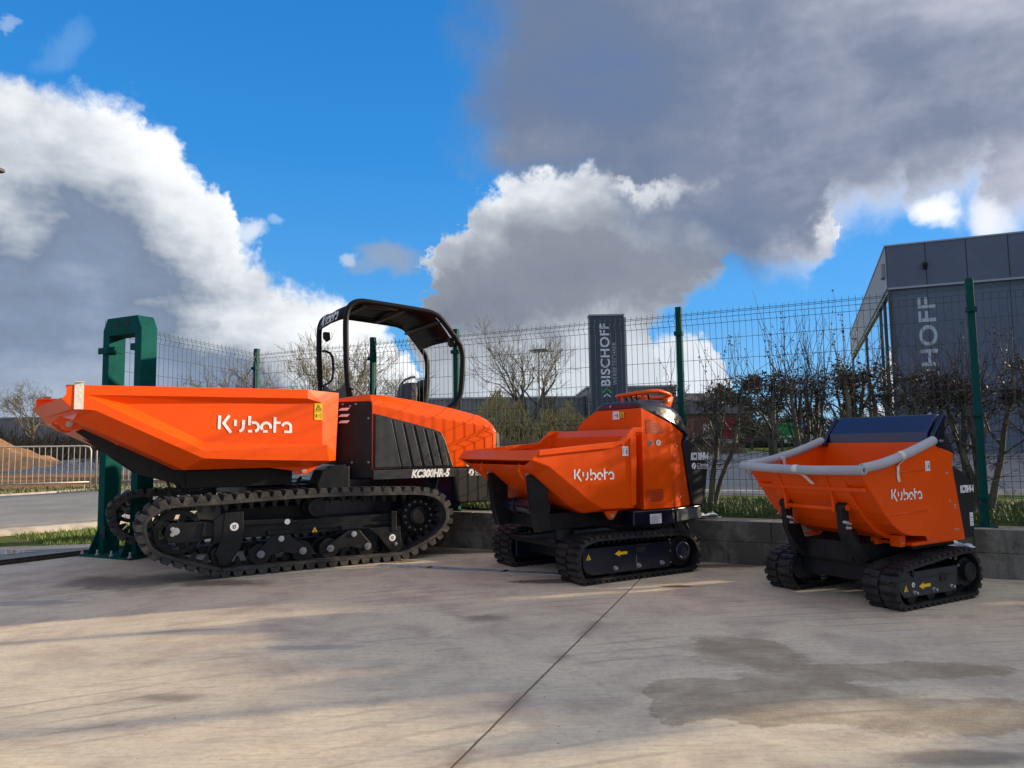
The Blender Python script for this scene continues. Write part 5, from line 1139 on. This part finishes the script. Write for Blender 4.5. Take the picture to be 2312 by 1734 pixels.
def hedge_mesh(seed,lean=0.,stems=5,H=1.47,dense=False,tall=False):
    """returns (trunk MB, crown MB); base at z=0, pollard heads near z=H"""
    rng=random.Random(seed); tr=MB(); cr=MB(); lf=MB(); heads=[]
    for i in range(stems):
        a=rng.uniform(0,6.28); sp=rng.uniform(.08,.36); b=Vector((math.cos(a)*.05,math.sin(a)*.05,0)); top=Vector((math.cos(a)*sp*1.35+lean,math.sin(a)*sp*.7,H*rng.uniform(.86,1.0)))
        mid=b.lerp(top,.5)+Vector((rng.gauss(0,.05),rng.gauss(0,.05),0)); P=spline([b,b.lerp(mid,.5)+rv(rng,.02),mid,mid.lerp(top,.5)+rv(rng,.02),top],n=3)
        r0=rng.uniform(.022,.042); tr.tube(P,[r0*(1-.55*j/(len(P)-1)) for j in range(len(P))],6); heads.append(top)
        for f in (.5,.65,.8):
            q=P[int(f*(len(P)-1))]; e=q+Vector((rng.gauss(0,.2),rng.gauss(0,.12),rng.uniform(.15,.4))); e.z=min(e.z,H); tr.tube(spline([q,q.lerp(e,.5)+rv(rng,.02),e],n=2),[.014,.012,.011,.010,.009][:5],4); heads.append(e) if (e.z>H*.8 or dense) else None
    for h in heads:
        for _ in range(27 if not dense else 40):                  # short knobbly twigs
            d=Vector((rng.gauss(0,1),rng.gauss(0,.8),rng.gauss(.25,.7))).normalized(); L=rng.uniform(.06,.20); p=h+rv(rng,.035); q=p+d*L*.5+rv(rng,.012); e=p+d*L+rv(rng,.03); e.z=min(e.z,H+.13); cr.tube([p,q,e],[.0045,.0035,.002],3,cap=False)
            for _ in range(3 if dense else rng.choice((1,2,2))):
                c=p.lerp(e,rng.random())+rv(rng,.02); a=rv(rng).normalized()*rng.uniform(.010,.022); b=a.cross(rv(rng).normalized())*.9; lf.add([c-a,c-b,c+a,c+b],[(0,1,2,3)])
        for _ in range(rng.choice((0,1,2,3,4)) if not tall else 6):                         # long one-year shoots
            L=rng.uniform(.25,.75)*(1.25 if rng.random()<.2 or tall else 1); d=Vector((rng.gauss(0,.28),rng.gauss(0,.2),1)).normalized(); p=h+rv(rng,.04); m_=p+d*L*.5+rv(rng,.03); e=p+d*L+rv(rng,.05); cr.tube([p,m_,e],[.0035,.0028,.0015],3,cap=False)
            if rng.random()<.3:
                for _ in range(7): c=m_.lerp(e,rng.random())+rv(rng,.014); a=rv(rng).normalized()*.013; b=a.cross(rv(rng).normalized()); lf.add([c-a,c-b,c+a,c+b],[(0,1,2,3)])
    for _ in range(330 if dense else 72):                                           # network of side twigs
        s=rng.choice(heads); f=rng.uniform(.25,1.); p=Vector((s.x*f,s.y*f,s.z*f)); d=Vector((rng.gauss(0,1),rng.gauss(0,.7),rng.gauss(.25,.5))).normalized(); L=rng.uniform(.15,.5)
        q=p+d*L*.4+rv(rng,.03); e=p+d*L+rv(rng,.08); e.z=min(e.z,H+.1); cr.tube([p,q,e],[.005,.0035,.0018],3,cap=False)
        for _ in range(2):
            g=q.lerp(e,rng.random()); cr.tube([g,g+rv(rng,.07)],[.0025,.0015],3,cap=False)
        if f>.5 and (dense or f>.85):
            for _ in range(11 if dense else 1): c=q.lerp(e,rng.random())+rv(rng,.02); a=rv(rng).normalized()*.012; b=a.cross(rv(rng).normalized()); lf.add([c-a,c-b,c+a,c+b],[(0,1,2,3)])
    n=len(cr.v); nf=len(cr.f); cr.add(lf.v,lf.f); me=cr.mesh('crown',False); me.materials.append(M['twig']); me.materials.append(M['leaf_dark'])
    for i,p in enumerate(me.polygons): p.material_index=1 if i>=nf else 0
    tm=tr.mesh('trunk'); tm.materials.append(M['bark']); 
    for p in tm.polygons: p.use_smooth=True
    return tm,me
dense=[hedge_mesh(61,stems=7,dense=True),hedge_mesh(62,stems=8,dense=True)]
variants=[hedge_mesh(21,stems=6,tall=True),hedge_mesh(22,stems=7),hedge_mesh(23,stems=5),hedge_mesh(24,stems=8)]
slim=hedge_mesh(31,stems=2,lean=-.12)
def hedge_tree(s,b,var,rot,sc_,lab,grp='pollarded hedge trees behind the mesh fence'):
    x,y=fp(s,b); tm,cm=var
    r=root('hedge_tree',(x,y,land_z(x,y)-.02),rot,lab,'hedge tree',grp); r.scale=(sc_[0],sc_[0],sc_[1])
    a=bpy.data.objects.new('trunk',tm); C.objects.link(a); a.parent=r
    c=bpy.data.objects.new('crown',cm); C.objects.link(c); c.parent=r
FA=math.atan2(FD.y,FD.x)
hedge_tree(5.95,.75,variants[2],FA+.2,(.95,.94),'pollarded bare hedge tree right behind the dark fence post by the mid-size dumper')
hedge_tree(6.62,.8,slim,FA,(1.3,.98),'slender pollarded tree with one leaning grey trunk, in the gap between the two smaller dumpers')
hedge_tree(6.9,.95,variants[0],FA+1.1,(.95,.95),'twiggy hedge tree just right of the leaning grey trunk')
hedge_tree(7.42,.8,variants[1],FA+2.,(1.05,.98),'thick many-stemmed hedge tree behind the far foam tube of the small skip')
hedge_tree(7.95,.85,variants[3],FA+.5,(1.,.92),'dark dense hedge tree behind the left end of the navy dash panel')
hedge_tree(8.5,.85,variants[0],FA+3.5,(1.05,.84),'hedge tree behind the right end of the navy dash panel')
hedge_tree(9.05,.8,variants[2],FA+4.4,(1.05,.93),'hedge tree just left of the leaning right-hand fence post')
hedge_tree(9.6,.85,variants[1],FA+5.2,(1.,.95),'rightmost hedge tree at the edge of the picture')
for i in range(15):  # unseen trees, density and heights shaped for the shade they cast
    hedge_tree(10.15+i*.5,.85+.1*(i%2),dense[i%2],FA+i*1.3,(1.1,(1.05,1.15,1.27,1.28,1.24,1.05,1.0,1.0,1.40,1.52,1.52,1.5,1.5,1.5,1.5)[i]+.04*math.sin(i*2.)),'pollarded hedge tree further along the fence beyond the right edge of the picture')
def grow(rng,mb,p,d,L,r,depth,maxd,spread,up=.15,segs=3,twig=None):
    P=[p]; rs=[r]; q=p; dd=d
    for i in range(segs):
        dd=(dd+rv(rng,.13)+Vector((0,0,up*.4))).normalized(); q=q+dd*L/segs; P.append(q); rs.append(max(r*(1-.35*(i+1)/segs),.006))
    mb.tube(P,rs,5 if depth<2 else 3,cap=False)
    if depth>=maxd: return
    n=rng.choice((2,3,3,4)) if depth else 5
    for i in range(n):
        f=rng.uniform(.35,1.) if i else 1.; k=min(int(f*segs),segs-1); b=P[k].lerp(P[k+1],f*segs-k)
        nd=(dd+rv(rng,spread)).normalized(); nd.z+=up; nd.normalize()
        grow(rng,mb,b,nd,L*rng.uniform(.6,.85),rs[k+1]*rng.uniform(.55,.75),depth+1,maxd,spread,up,segs)
def bare_tree(loc,H,seed,m,lab,spread=.45,maxd=6,trunk=.22,r0=.13,grp='bare trees beyond the fence',forks=1):
    rng=random.Random(seed); k=MB(); t_=MB()
    r=root('bare_tree',loc,0,lab,'tree',grp)
    for f in range(forks):
        p=Vector((rng.gauss(0,.06)*forks,rng.gauss(0,.06),0)); e=p+Vector((rng.gauss(0,.05)*forks,0,H*trunk)); t_.tube([p,p.lerp(e,.5)+rv(rng,.02),e],[r0*1.25,r0,r0*.9],7)
        for j in range(5 if forks==1 else 3):
            d=Vector((rng.gauss(0,.5),rng.gauss(0,.35),1.)).normalized(); grow(rng,k,e-Vector((0,0,rng.uniform(0,.2)*H*trunk)),d,H*.30,r0*.62,1,maxd,spread,.10)
    t_.build('trunk',m,r,smooth=True); k.build('crown',m,r,recalc=False)
    return r
bare_tree((.85,34,.8),5.6,7,'bark_far','tall bare spreading tree behind the street lamp left of the dark sign pylon',.50,6,.22,.20)
bare_tree((-29.4,45,.9),4.6,12,'bark_far','bare round tree at the far left above the brown thicket',.5,6)
bare_tree((-8.6,22.5,.6),3.6,5,'bark','thin twiggy bare tree left of the corner fence post',.40,5,.12,.05,forks=4)
bare_tree((-8.0,30,.7),5.0,16,'twig_olive','olive bare tree seen left of the front roof leg of the large dumper',.40,6,.15,.09,forks=2)
bare_tree((-6.2,30,.7),4.9,18,'twig_olive','olive bare tree seen through the open roof frame of the large dumper',.40,6,.15,.09,forks=2)
bare_tree((-4.5,31,.7),4.0,19,'twig_olive','smaller olive bare tree right of the middle fence post',.42,5,.15,.07,forks=2)
def thicket(name,box,n,m,L,wd,lab,seed,top=lambda u:1.):
    rng=random.Random(seed); tb=[rng.uniform(.35,1.) for _ in range(int((box[1]-box[0])/.55)+3)]; f0=top
    def top(u):
        q=u*(len(tb)-2); i=int(q); f=q-i; return f0(u)*(tb[i]*(1-f)+tb[i+1]*f)
    mb=MB(); x0,x1,y0,y1,z0,z1=box
    for _ in range(n):
        u=rng.random(); x=x0+(x1-x0)*u; y=rng.uniform(y0,y1); h=(z1-z0)*top(u)*rng.random()**.8; d=Vector((rng.gauss(0,.6),rng.gauss(0,.3),1)).normalized(); l=L*rng.uniform(.4,1.2); p=Vector((x,y,z0+h-l*.5)); a=Vector((1,.2,0))*wd*rng.uniform(.5,1.4)
        q=p+d*l; mb.add([p-a,p+a,q+a*.3,q-a*.3],[(0,1,2,3)])
    o=mb.build(name,m,None,recalc=False,kind='stuff'); o['label']=lab; o['category']='bushes'; return o
thicket('far_woodland',(-75,60,118,124,.8,6.2),9000,'bush_far',3.2,.16,'faint far-off line of woodland on the horizon',40,lambda u:1.)
tp=lambda u:.72+.28*math.sin(u*9)*math.sin(u*23+1)
thicket('thicket',(-40,-12,34,40,.5,2.75),17000,'bush_dark',1.0,.03,'dark brown thicket across the field on the far left',41,tp)
thicket('thicket',(-7.5,3.5,35,37,.6,4.0),6000,'bush_brown',1.0,.022,'brown bare thicket behind the tail of the large dumper',42,tp)
thicket('thicket',(-3.2,3.6,31.5,35,.7,4.4),3000,'bush_yellow',.32,.028,'yellow catkin bushes around the foot of the tall bare tree',43,lambda u:.5+.5*math.sin(u*3.1))
thicket('thicket',(-2.5,4.8,29,31,.6,2.3),4500,'bush_red',.6,.02,'reddish low thicket left of the sign pylon',44,tp)
thicket('thicket',(5.,11.,34,37,.4,1.7),3000,'bush_brown',.6,.02,'low brown scrub beyond the road between the sign pylon and the red sign',45,tp)
thicket('low_hedge',(9,24,49,50,.6,1.35),5000,'conifer',.4,.05,'low dark green hedge behind the bright lawn',46,lambda u:1.)
def crown_blob(name,loc,rx,rz,m,n,seed,lab,cat='tree',trunk=.08,sz=.09,shape='round'):
    r=root(name,loc,0,lab,cat); rng=random.Random(seed); k=MB()
    cl=[(rv(rng,.45),rng.uniform(.25,.5)) for _ in range(16)]
    for _ in range(n):
        c,s=rng.choice(cl); p=c+rv(rng).normalized()*s*rng.random()**.4; z=(p.z+1)/2
        w_=1. if shape=='round' else max(.15,1.1-z*.8)
        q=Vector((p.x*rx*w_,p.y*rx*w_,rz*(.12+.85*max(0,z)))); a=rv(rng).normalized()*sz*rng.uniform(.4,1.3); b=a.cross(rv(rng).normalized())*.7; k.add([q-a,q-b,q+a,q+b],[(0,1,2,3)])
    k.build('crown',m,r,recalc=False); k=MB(); k.tube([(0,0,0),(0,0,rz*.5)],[trunk,trunk*.6],7); k.build('trunk','bark_far',r)
crown_blob('olive_tree',(12.4,38,.7),1.35,3.3,'olive_crown',4500,51,'round olive-brown tree behind the red sign')
crown_blob('conifer_tree',(8.95,19.5,.2),.42,2.6,'conifer',3500,52,'slim dark conifer behind the hedge near the glazed building',shape='cone',sz=.05)
crown_blob('conifer_tree',(16.5,41,.8),1.6,2.3,'conifer',3000,53,'low dark evergreen beside the white van')
# ================================================================ buildings
def panel_mat(name,col,pitch,axis='x',rough=.45,w_=.012,line=(.01,.01,.012)):
    m,t=newmat(name); co=t.node('ShaderNodeTexCoord').outputs['Object']; x,y,z=t.sep(co); a={'x':x,'y':y,'z':z}[axis]
    f=t.m('FRACT',t.m('MULTIPLY',a,1/pitch)); d=t.m('MINIMUM',f,t.m('SUBTRACT',1.,f)); n=t.noise(co,.8,4)
    c=t.mix(t.mr(n,.3,.7),tuple(v*.92 for v in col),tuple(v*1.08 for v in col)); c=t.mix(t.mr(d,w_/pitch*.6,w_/pitch,1,0),c,line)
    t.put(t.b.inputs['Base Color'],c); t.b.inputs['Roughness'].default_value=rough; return m
M['clad_dark']=panel_mat('dark_cladding',(.085,.102,.155),1.42,w_=.03,line=(.012,.014,.02)); M['clad_low']=panel_mat('dark_wall_panels',(.088,.108,.16),1.42,w_=.022,line=(.02,.024,.035))
M['clad_rib']=panel_mat('grey_ribbed_cladding',(.36,.35,.35),.35,'y',.5,.03,(.2,.2,.2)); M['frame_dark']=mat('window_frame',(.03,.03,.033),.4)
M['glass']=mat('window_glass',(.75,.78,.8),.03,metal=1.); M['sign_dark']=mat('sign_dark_panel',(.020,.033,.062),.35,var=.08,vscale=.6)
M['sign_side']=mat('sign_side_grey',(.30,.31,.31),.5); M['letter_grey']=mat('pale_grey_lettering',(.42,.46,.52),.5); M['letter_pale']=mat('white_sign_lettering',(.68,.71,.76),.5); M['leafgreen']=mat('green_mark',(.02,.42,.06),.5)
M['wh_wall']=panel_mat('warehouse_wall',(.14,.145,.16),1.2); M['wh_dark']=mat('warehouse_dark_band',(.05,.05,.055),.6); M['wh_pale']=panel_mat('warehouse_pale',(.34,.34,.36),1.2)
M['roof_edge']=mat('roof_edge_metal',(.28,.30,.33),.4,metal=.3); M['brick']=mat('red_brick',(.22,.075,.045),.85,var=.25,vscale=8.); M['rooftile']=mat('dark_roof_tile',(.08,.07,.07),.8)
M['red']=mat('red_sign_panel',(.42,.02,.03),.5); M['green_s']=mat('green_sign_panel',(.01,.30,.05),.5); M['carwhite']=mat('white_car_paint',(.7,.72,.75),.3,coat=.4); M['navydoor']=mat('navy_panel',(.015,.03,.08),.5)
def vtext(txt,h,L,name,m,parent,loc,X=(0,0,1),Y=(-1,0,0),bold=.0,space=1.):
    return place(text_mesh(txt,h,bold=bold,space=space,extr=.004),name,m,parent,loc,X=X,Y=Y,w=L)
def workshop():
    A=math.atan2(-.373,.928); rt=root('glazed_workshop',(15.49,29.6,0),A,'dark clad workshop hall with ribbed side and tall windows on the right','building')
    H=9.08; D=27.; Wd=34.
    k=MB(); k.box(.12,Wd,.12,D,0,7.35); k.build('wall','clad_low',rt)
    k=MB(); k.box(0,Wd,-.02,.10,7.36,H); k.build('fascia_panel','clad_dark',rt,bevel=.01)
    k=MB(); k.box(-.02,.10,.10,D,7.36,H); k.build('side_cladding','clad_rib',rt)
    k=MB(); k.box(-.05,Wd+.05,-.05,D+.05,H,H+.06); k.box(.1,Wd,.1,D,7.4,H-.01); k.build('roof','roof_edge',rt)
    k=MB(); k.box(0,Wd,-.04,.115,7.28,7.36); k.build('ledge_trim','roof_edge',rt)
    k=MB(); k.box(.085,.12,.25,D-.3,.3,7.2); gl=k.build('side_glazing','glass',rt)
    for i in range(5):
        y=.20+(0,2.2,4.2,13.,26.2)[i]; k=MB(); k.box(.02,.13,y,y+.16,.2,7.28); k.build('window_mullion','frame_dark',gl)
    k=MB(); k.box(0,.14,.2,D-.2,7.15,7.30); k.build('window_transom','frame_dark',gl)
    k=MB(); k.box(.0,.12,.0,.12,0,7.36); k.build('corner_trim','frame_dark',rt)
    # lettering, read bottom to top
    vtext('BISCHOFF',.62,5.15,'wall_lettering','letter_grey',rt,(1.66,.108,1.72),bold=.02,space=1.08)
    k=MB(); k.add([(1.16,.10,1.35),(1.41,.10,1.6),(1.66,.10,1.35),(1.41,.10,1.45)],[(0,1,2,3)]); k.build('green_mark','leafgreen',rt)
    k=MB(); k.add([(1.16,.10,1.05),(1.41,.10,1.3),(1.66,.10,1.05),(1.41,.10,1.15)],[(0,1,2,3)]); k.build('pale_mark','letter_grey',rt)
    k=MB(); k.box(1.30,1.46,-.12,-.02,8.0,8.28); k.tube([(1.38,-.1,8.2),(1.38,-.35,8.12)],.08,10); k.build('flood_lamp','darkhole',rt,bevel=.02)
    k=MB(); k.box(-.16,-.02,.5,1.0,7.9,8.5); k.build('alarm_box','sign_side',rt,bevel=.02)
workshop()
def pylon():
    rt=root('sign_pylon',(3.02,28,0),math.atan2(-.02,1.34),'tall dark sign pylon with vertical white lettering beyond the fence','sign')
    k=MB(); k.box(0,1.345,0,.55,.1,6.10); k.build('sign_body','sign_dark',rt,bevel=.01)
    k=MB(); k.box(1.345,1.42,.02,.53,.1,6.04); k.build('side_strip','sign_side',rt)
    k=MB(); k.box(-.02,1.37,-.02,.57,6.10,6.16); k.build('sign_cap','sign_side',rt)
    vtext('BISCHOFF',.36,2.45,'sign_lettering','letter_pale',rt,(.75,-.006,3.36),bold=.02,space=1.08)
    vtext('WERBETECHNIK',.17,1.68,'sign_lettering','letter_grey',rt,(1.02,-.006,3.40),bold=-.005,space=1.1)
    k=MB(); k.add([(.45,-.006,3.06),(.62,-.006,3.27),(.79,-.006,3.06),(.79,-.006,3.15),(.62,-.006,3.30),(.45,-.006,3.15)],[(0,1,4,5),(1,2,3,4)]); k.build('green_mark','leafgreen',rt)
    k=MB(); k.add([(.49,-.006,2.93),(.62,-.006,3.04),(.75,-.006,2.93),(.75,-.006,2.98),(.62,-.006,3.08),(.49,-.006,2.98)],[(0,1,4,5),(1,2,3,4)]); k.build('pale_mark','letter_pale',rt)
pylon()
def warehouse(loc,rot,L,D,H,lab,pale=False,band=True):
    rt=root('warehouse',loc,rot,lab,'building','grey warehouses in the distance'); k=MB(); k.box(0,L,0,D,0,H); k.build('wall','wh_pale' if pale else 'wh_wall',rt)
    k=MB(); k.box(-.1,L+.1,-.1,D+.1,H,H+.15); k.build('roof','roof_edge',rt)
    if band: k=MB(); k.box(0,L,-.06,-.01,0,H*.42); k.build('loading_band','wh_dark',rt)
    for i in range(int(L/9)):
        k=MB(); k.box(2+i*9,5+i*9,-.12,-.07,.2,H*.38); k.build('loading_door','wh_wall',rt)
    return rt
warehouse((-26,62,0),.02,32.2,20,5.15,'long low grey warehouse behind the tall bare tree')
warehouse((6.2,60,0),.0,7.3,15,5.75,'grey warehouse block right of the sign pylon')
k=warehouse((-95,80,0),.0,62,20,4.9,'dark flat-roofed warehouse on the horizon at the far left',band=False)
def brick_house():
    rt=root('brick_house',(12.4,50,.5),.1,'small red brick house glimpsed behind the first hedge tree','house'); k=MB(); k.box(0,4.2,0,5,0,2.6); k.build('wall','brick',rt)
    k=MB(); k.add([(-.2,-.2,2.6),(4.4,-.2,2.6),(4.4,5.2,2.6),(-.2,5.2,2.6),(-.2,2.5,4.2),(4.4,2.5,4.2)],[(0,1,5,4),(2,3,4,5),(0,4,3),(1,2,5)]); k.build('roof','rooftile',rt)
    for x in (.6,2.6):
        k=MB(); k.box(x,x+.9,-.03,.02,.9,1.9); f_=k.build('window','sign_side',rt); k=MB(); k.box(x+.08,x+.82,-.04,-.03,.98,1.82); k.build('pane','glass',f_)
    k=MB(); k.box(1.7,2.3,-.03,.02,0,1.9); k.build('door','frame_dark',rt)
brick_house()
def panel_sign(loc,w_,z0,z1,m,lab,m2=None):
    rt=root('roadside_sign',loc,0,lab,'sign'); k=MB(); k.box(0,w_,0,.12,z0,z1); k.build('sign_panel',m,rt,bevel=.01)
    k=MB(); k.box(.08,.16,.02,.10,0,z0); k.box(w_-.16,w_-.08,.02,.10,0,z0); k.build('sign_leg','frame_dark',rt)
    if m2: k=MB(); k.box(.05,w_-.05,-.005,-.001,z0+.1,z0+(z1-z0)*.2); k.build('sign_stripe',m2,rt)
panel_sign((11.5,40,.45),.85,.55,2.0,'red','red upright sign panel seen through the hedge','letter_pale')
panel_sign((13.1,36,.3),.85,.95,1.75,'green_s','green sign panel seen through the thick hedge tree','letter_pale')
def van():
    rt=root('parked_van',(17.6,45,.75),.3,'white van parked beyond the lawn, glimpsed through the hedge','van')
    k=MB(); k.prism([(0,.25),(0,.75),(.35,1.0),(.75,1.6),(3.2,1.65),(3.3,1.5),(3.3,.25)],0,1.5); b=k.build('body','carwhite',rt,bevel=.06)
    k=MB(); k.prism([(.42,1.02),(.78,1.5),(1.3,1.5),(1.3,1.02)],-.01,.0); k.prism([(1.4,1.02),(1.4,1.5),(2.3,1.5),(2.3,1.02)],-.01,.0); k.add([(.33,.12,1.02),(.33,1.38,1.02),(.70,1.32,1.55),(.70,.18,1.55)],[(0,1,2,3)]); k.build('window','glass',b)
    for u in (.65,2.6):
        for v in (-.02,1.34): k=MB(); k.disc(u,.3,v,v+.18,.3,20); wh=k.build('wheel','rubber',rt); k=MB(); k.disc(u,.3,v-.01,v,.17,16); k.build('rim','cap',wh)
    for v in (.15,1.2): k=MB(); k.box(-.03,.02,v,v+.2,.6,.75); k.build('headlight','letter',rt)
van()
def lamp(loc,H,lab,arm=.8,rot=0.):
    rt=root('street_lamp',loc,rot,lab,'street lamp','street lamps'); k=MB(); k.tube([(0,0,0),(0,0,1),(0,0,H)],[.10,.08,.05],10); k.build('pole','galv',rt,smooth=True)
    k=MB(); k.loft([[(x,y,z) for y,z in ((-w_,H-.02),(-w_*.9,H+hh),(w_*.9,H+hh),(w_,H-.02))] for x,w_,hh in ((-arm*.5,.06,.04),(-arm*.2,.13,.1),(arm*.3,.14,.12),(arm*.5,.08,.05))]); o=k.build('lamp_head','wh_dark',rt,bevel=.02)
    k=MB(); k.box(-arm*.3,arm*.4,-.1,.1,H-.05,H-.022); k.build('lamp_glass','letter_grey',o)
lamp((1.43,38,.8),5.25,'slim galvanised street lamp in front of the tall bare tree',1.0)
lamp((-10.75,14.2,.15),6.6,'street lamp whose head just enters the left edge of the picture',1.35,-.1)
lamp((6.1,52,.8),4.3,'small distant street lamp against the warehouse left of the sign pylon',.9) if False else None
lamp((4.85,45,.8),2.9,'small distant street lamp right behind the sign pylon',.7)
def barrier(x,y,rot,lab):
    rt=root('crowd_barrier',(x,y,.17),rot,lab,'crowd barrier','crowd barriers along the field edge'); L=2.25
    k=MB(); c=.12; P=[(0,0,.0)]
    k.tube([(0,0,0),(0,0,1.12-c),(.03,0,1.12-.03),(c,0,1.12),(L-c,0,1.12),(L-.03,0,1.12-.03),(L,0,1.12-c),(L,0,0)],.021,8); k.tube([(0,0,.25),(L,0,.25)],.018,8); k.build('frame','galv',rt,smooth=True)
    for i in range(1,19):
        x_=i*L/19; k=MB(); k.tube([(x_,0,.25),(x_,0,1.12)],.0085,6,cap=False); k.build('bar','galv',rt)
    for x_ in (.12,L-.12):
        k=MB(); k.tube(spline([(x_,-.32,.0),(x_,-.2,.10),(x_,0,.17),(x_,.2,.10),(x_,.32,.0)],n=4),.014,6); k.build('foot','galv',rt,smooth=True)
d=math.atan2(.91,1.58)
barrier(-12.27,16.82,d,'galvanised crowd barrier left of the gate portal, its right end in view')
barrier(-10.24,18.05,d+.05,'galvanised crowd barrier continuing behind the gate portal')
barrier(-14.35,15.75,d-.03,'galvanised crowd barrier at the extreme left edge')
barrier(-8.0,19.3,d+.1,'galvanised crowd barrier behind the front of the large dumper')
# earth heap and gravel beyond the barriers
def heap(name,c,rx,ry,h,m,lab,seed):
    rng=random.Random(seed); k=MB(); N,Rn=36,9
    for j in range(Rn+1):
        for i in range(N):
            a=2*math.pi*i/N; r=j/Rn; z=h*(1-r**1.3)*(1+.45*rng.uniform(-1,1)*(1-r*.7)); rr=r*(1+.12*math.sin(a*3+seed)); k.v.append((c[0]+rx*rr*math.cos(a),c[1]+ry*rr*math.sin(a),c[2]+z))
    for j in range(Rn):
        for i in range(N): k.f.append((j*N+i,j*N+(i+1)%N,(j+1)*N+(i+1)%N,(j+1)*N+i))
    o=k.build(name,m,None,smooth=True); tag(o,lab,'heap'); return o
M['earth']=mat('orange_earth',(.33,.17,.075),.95,var=.3,vscale=3.,bump=.8,bscale=9.); M['gravel']=mat('grey_gravel',(.17,.17,.18),.95,var=.5,vscale=14.,bump=1.,bscale=22.)
heap('earth_heap',(-22.6,29.5,.3),6.,3.,1.45,'earth','orange earth heap at the left edge behind the barrier',3)
heap('gravel_heap',(-16.5,28.5,.25),6.5,2.2,.50,'gravel','long low grey gravel heap behind the barriers',5)
# litter
def film(loc,sx,sy,seed,lab,h=.05):
    rng=random.Random(seed); k=MB(); n=9
    for j in range(n):
        for i in range(n):
            k.v.append((loc[0]+sx*(i/(n-1)-.5)*(1+.2*math.sin(j)),loc[1]+sy*(j/(n-1)-.5),loc[2]+h*rng.random()*(1 if 0<i<n-1 else .4)))
    for j in range(n-1):
        for i in range(n-1): k.f.append((j*n+i,j*n+i+1,(j+1)*n+i+1,(j+1)*n+i))
    tag(k.build('plastic_sheet','film',None,smooth=True),lab,'plastic sheet')
x,y=fp(6.02,-.03); film((x,y,.415),.34,.18,1,'crumpled white plastic film on the wall behind the mid-size dumper')
def rear_film():
    A=R(29); p=Vector((2.615,5.0,0))+Vector((math.cos(A),math.sin(A),0))*1.12+Vector((-math.sin(A),math.cos(A),0))*.35
    film((p.x,p.y,.30),.26,.24,2,'white plastic film sticking out behind the smallest dumper',.04)
rear_film()
x,y=fp(6.75,.22); k=MB(); k.add([(x-.05,y,.44),(x+.06,y-.02,.44),(x+.05,y+.01,.54),(x-.045,y+.004,.436)],[(0,1,2),(0,2,3)]); tag(k.build('paper_scrap','white',None),'white paper scrap in the grass behind the fence','paper scrap')
build_large(); build_medium(); build_small(); foam_tubes()
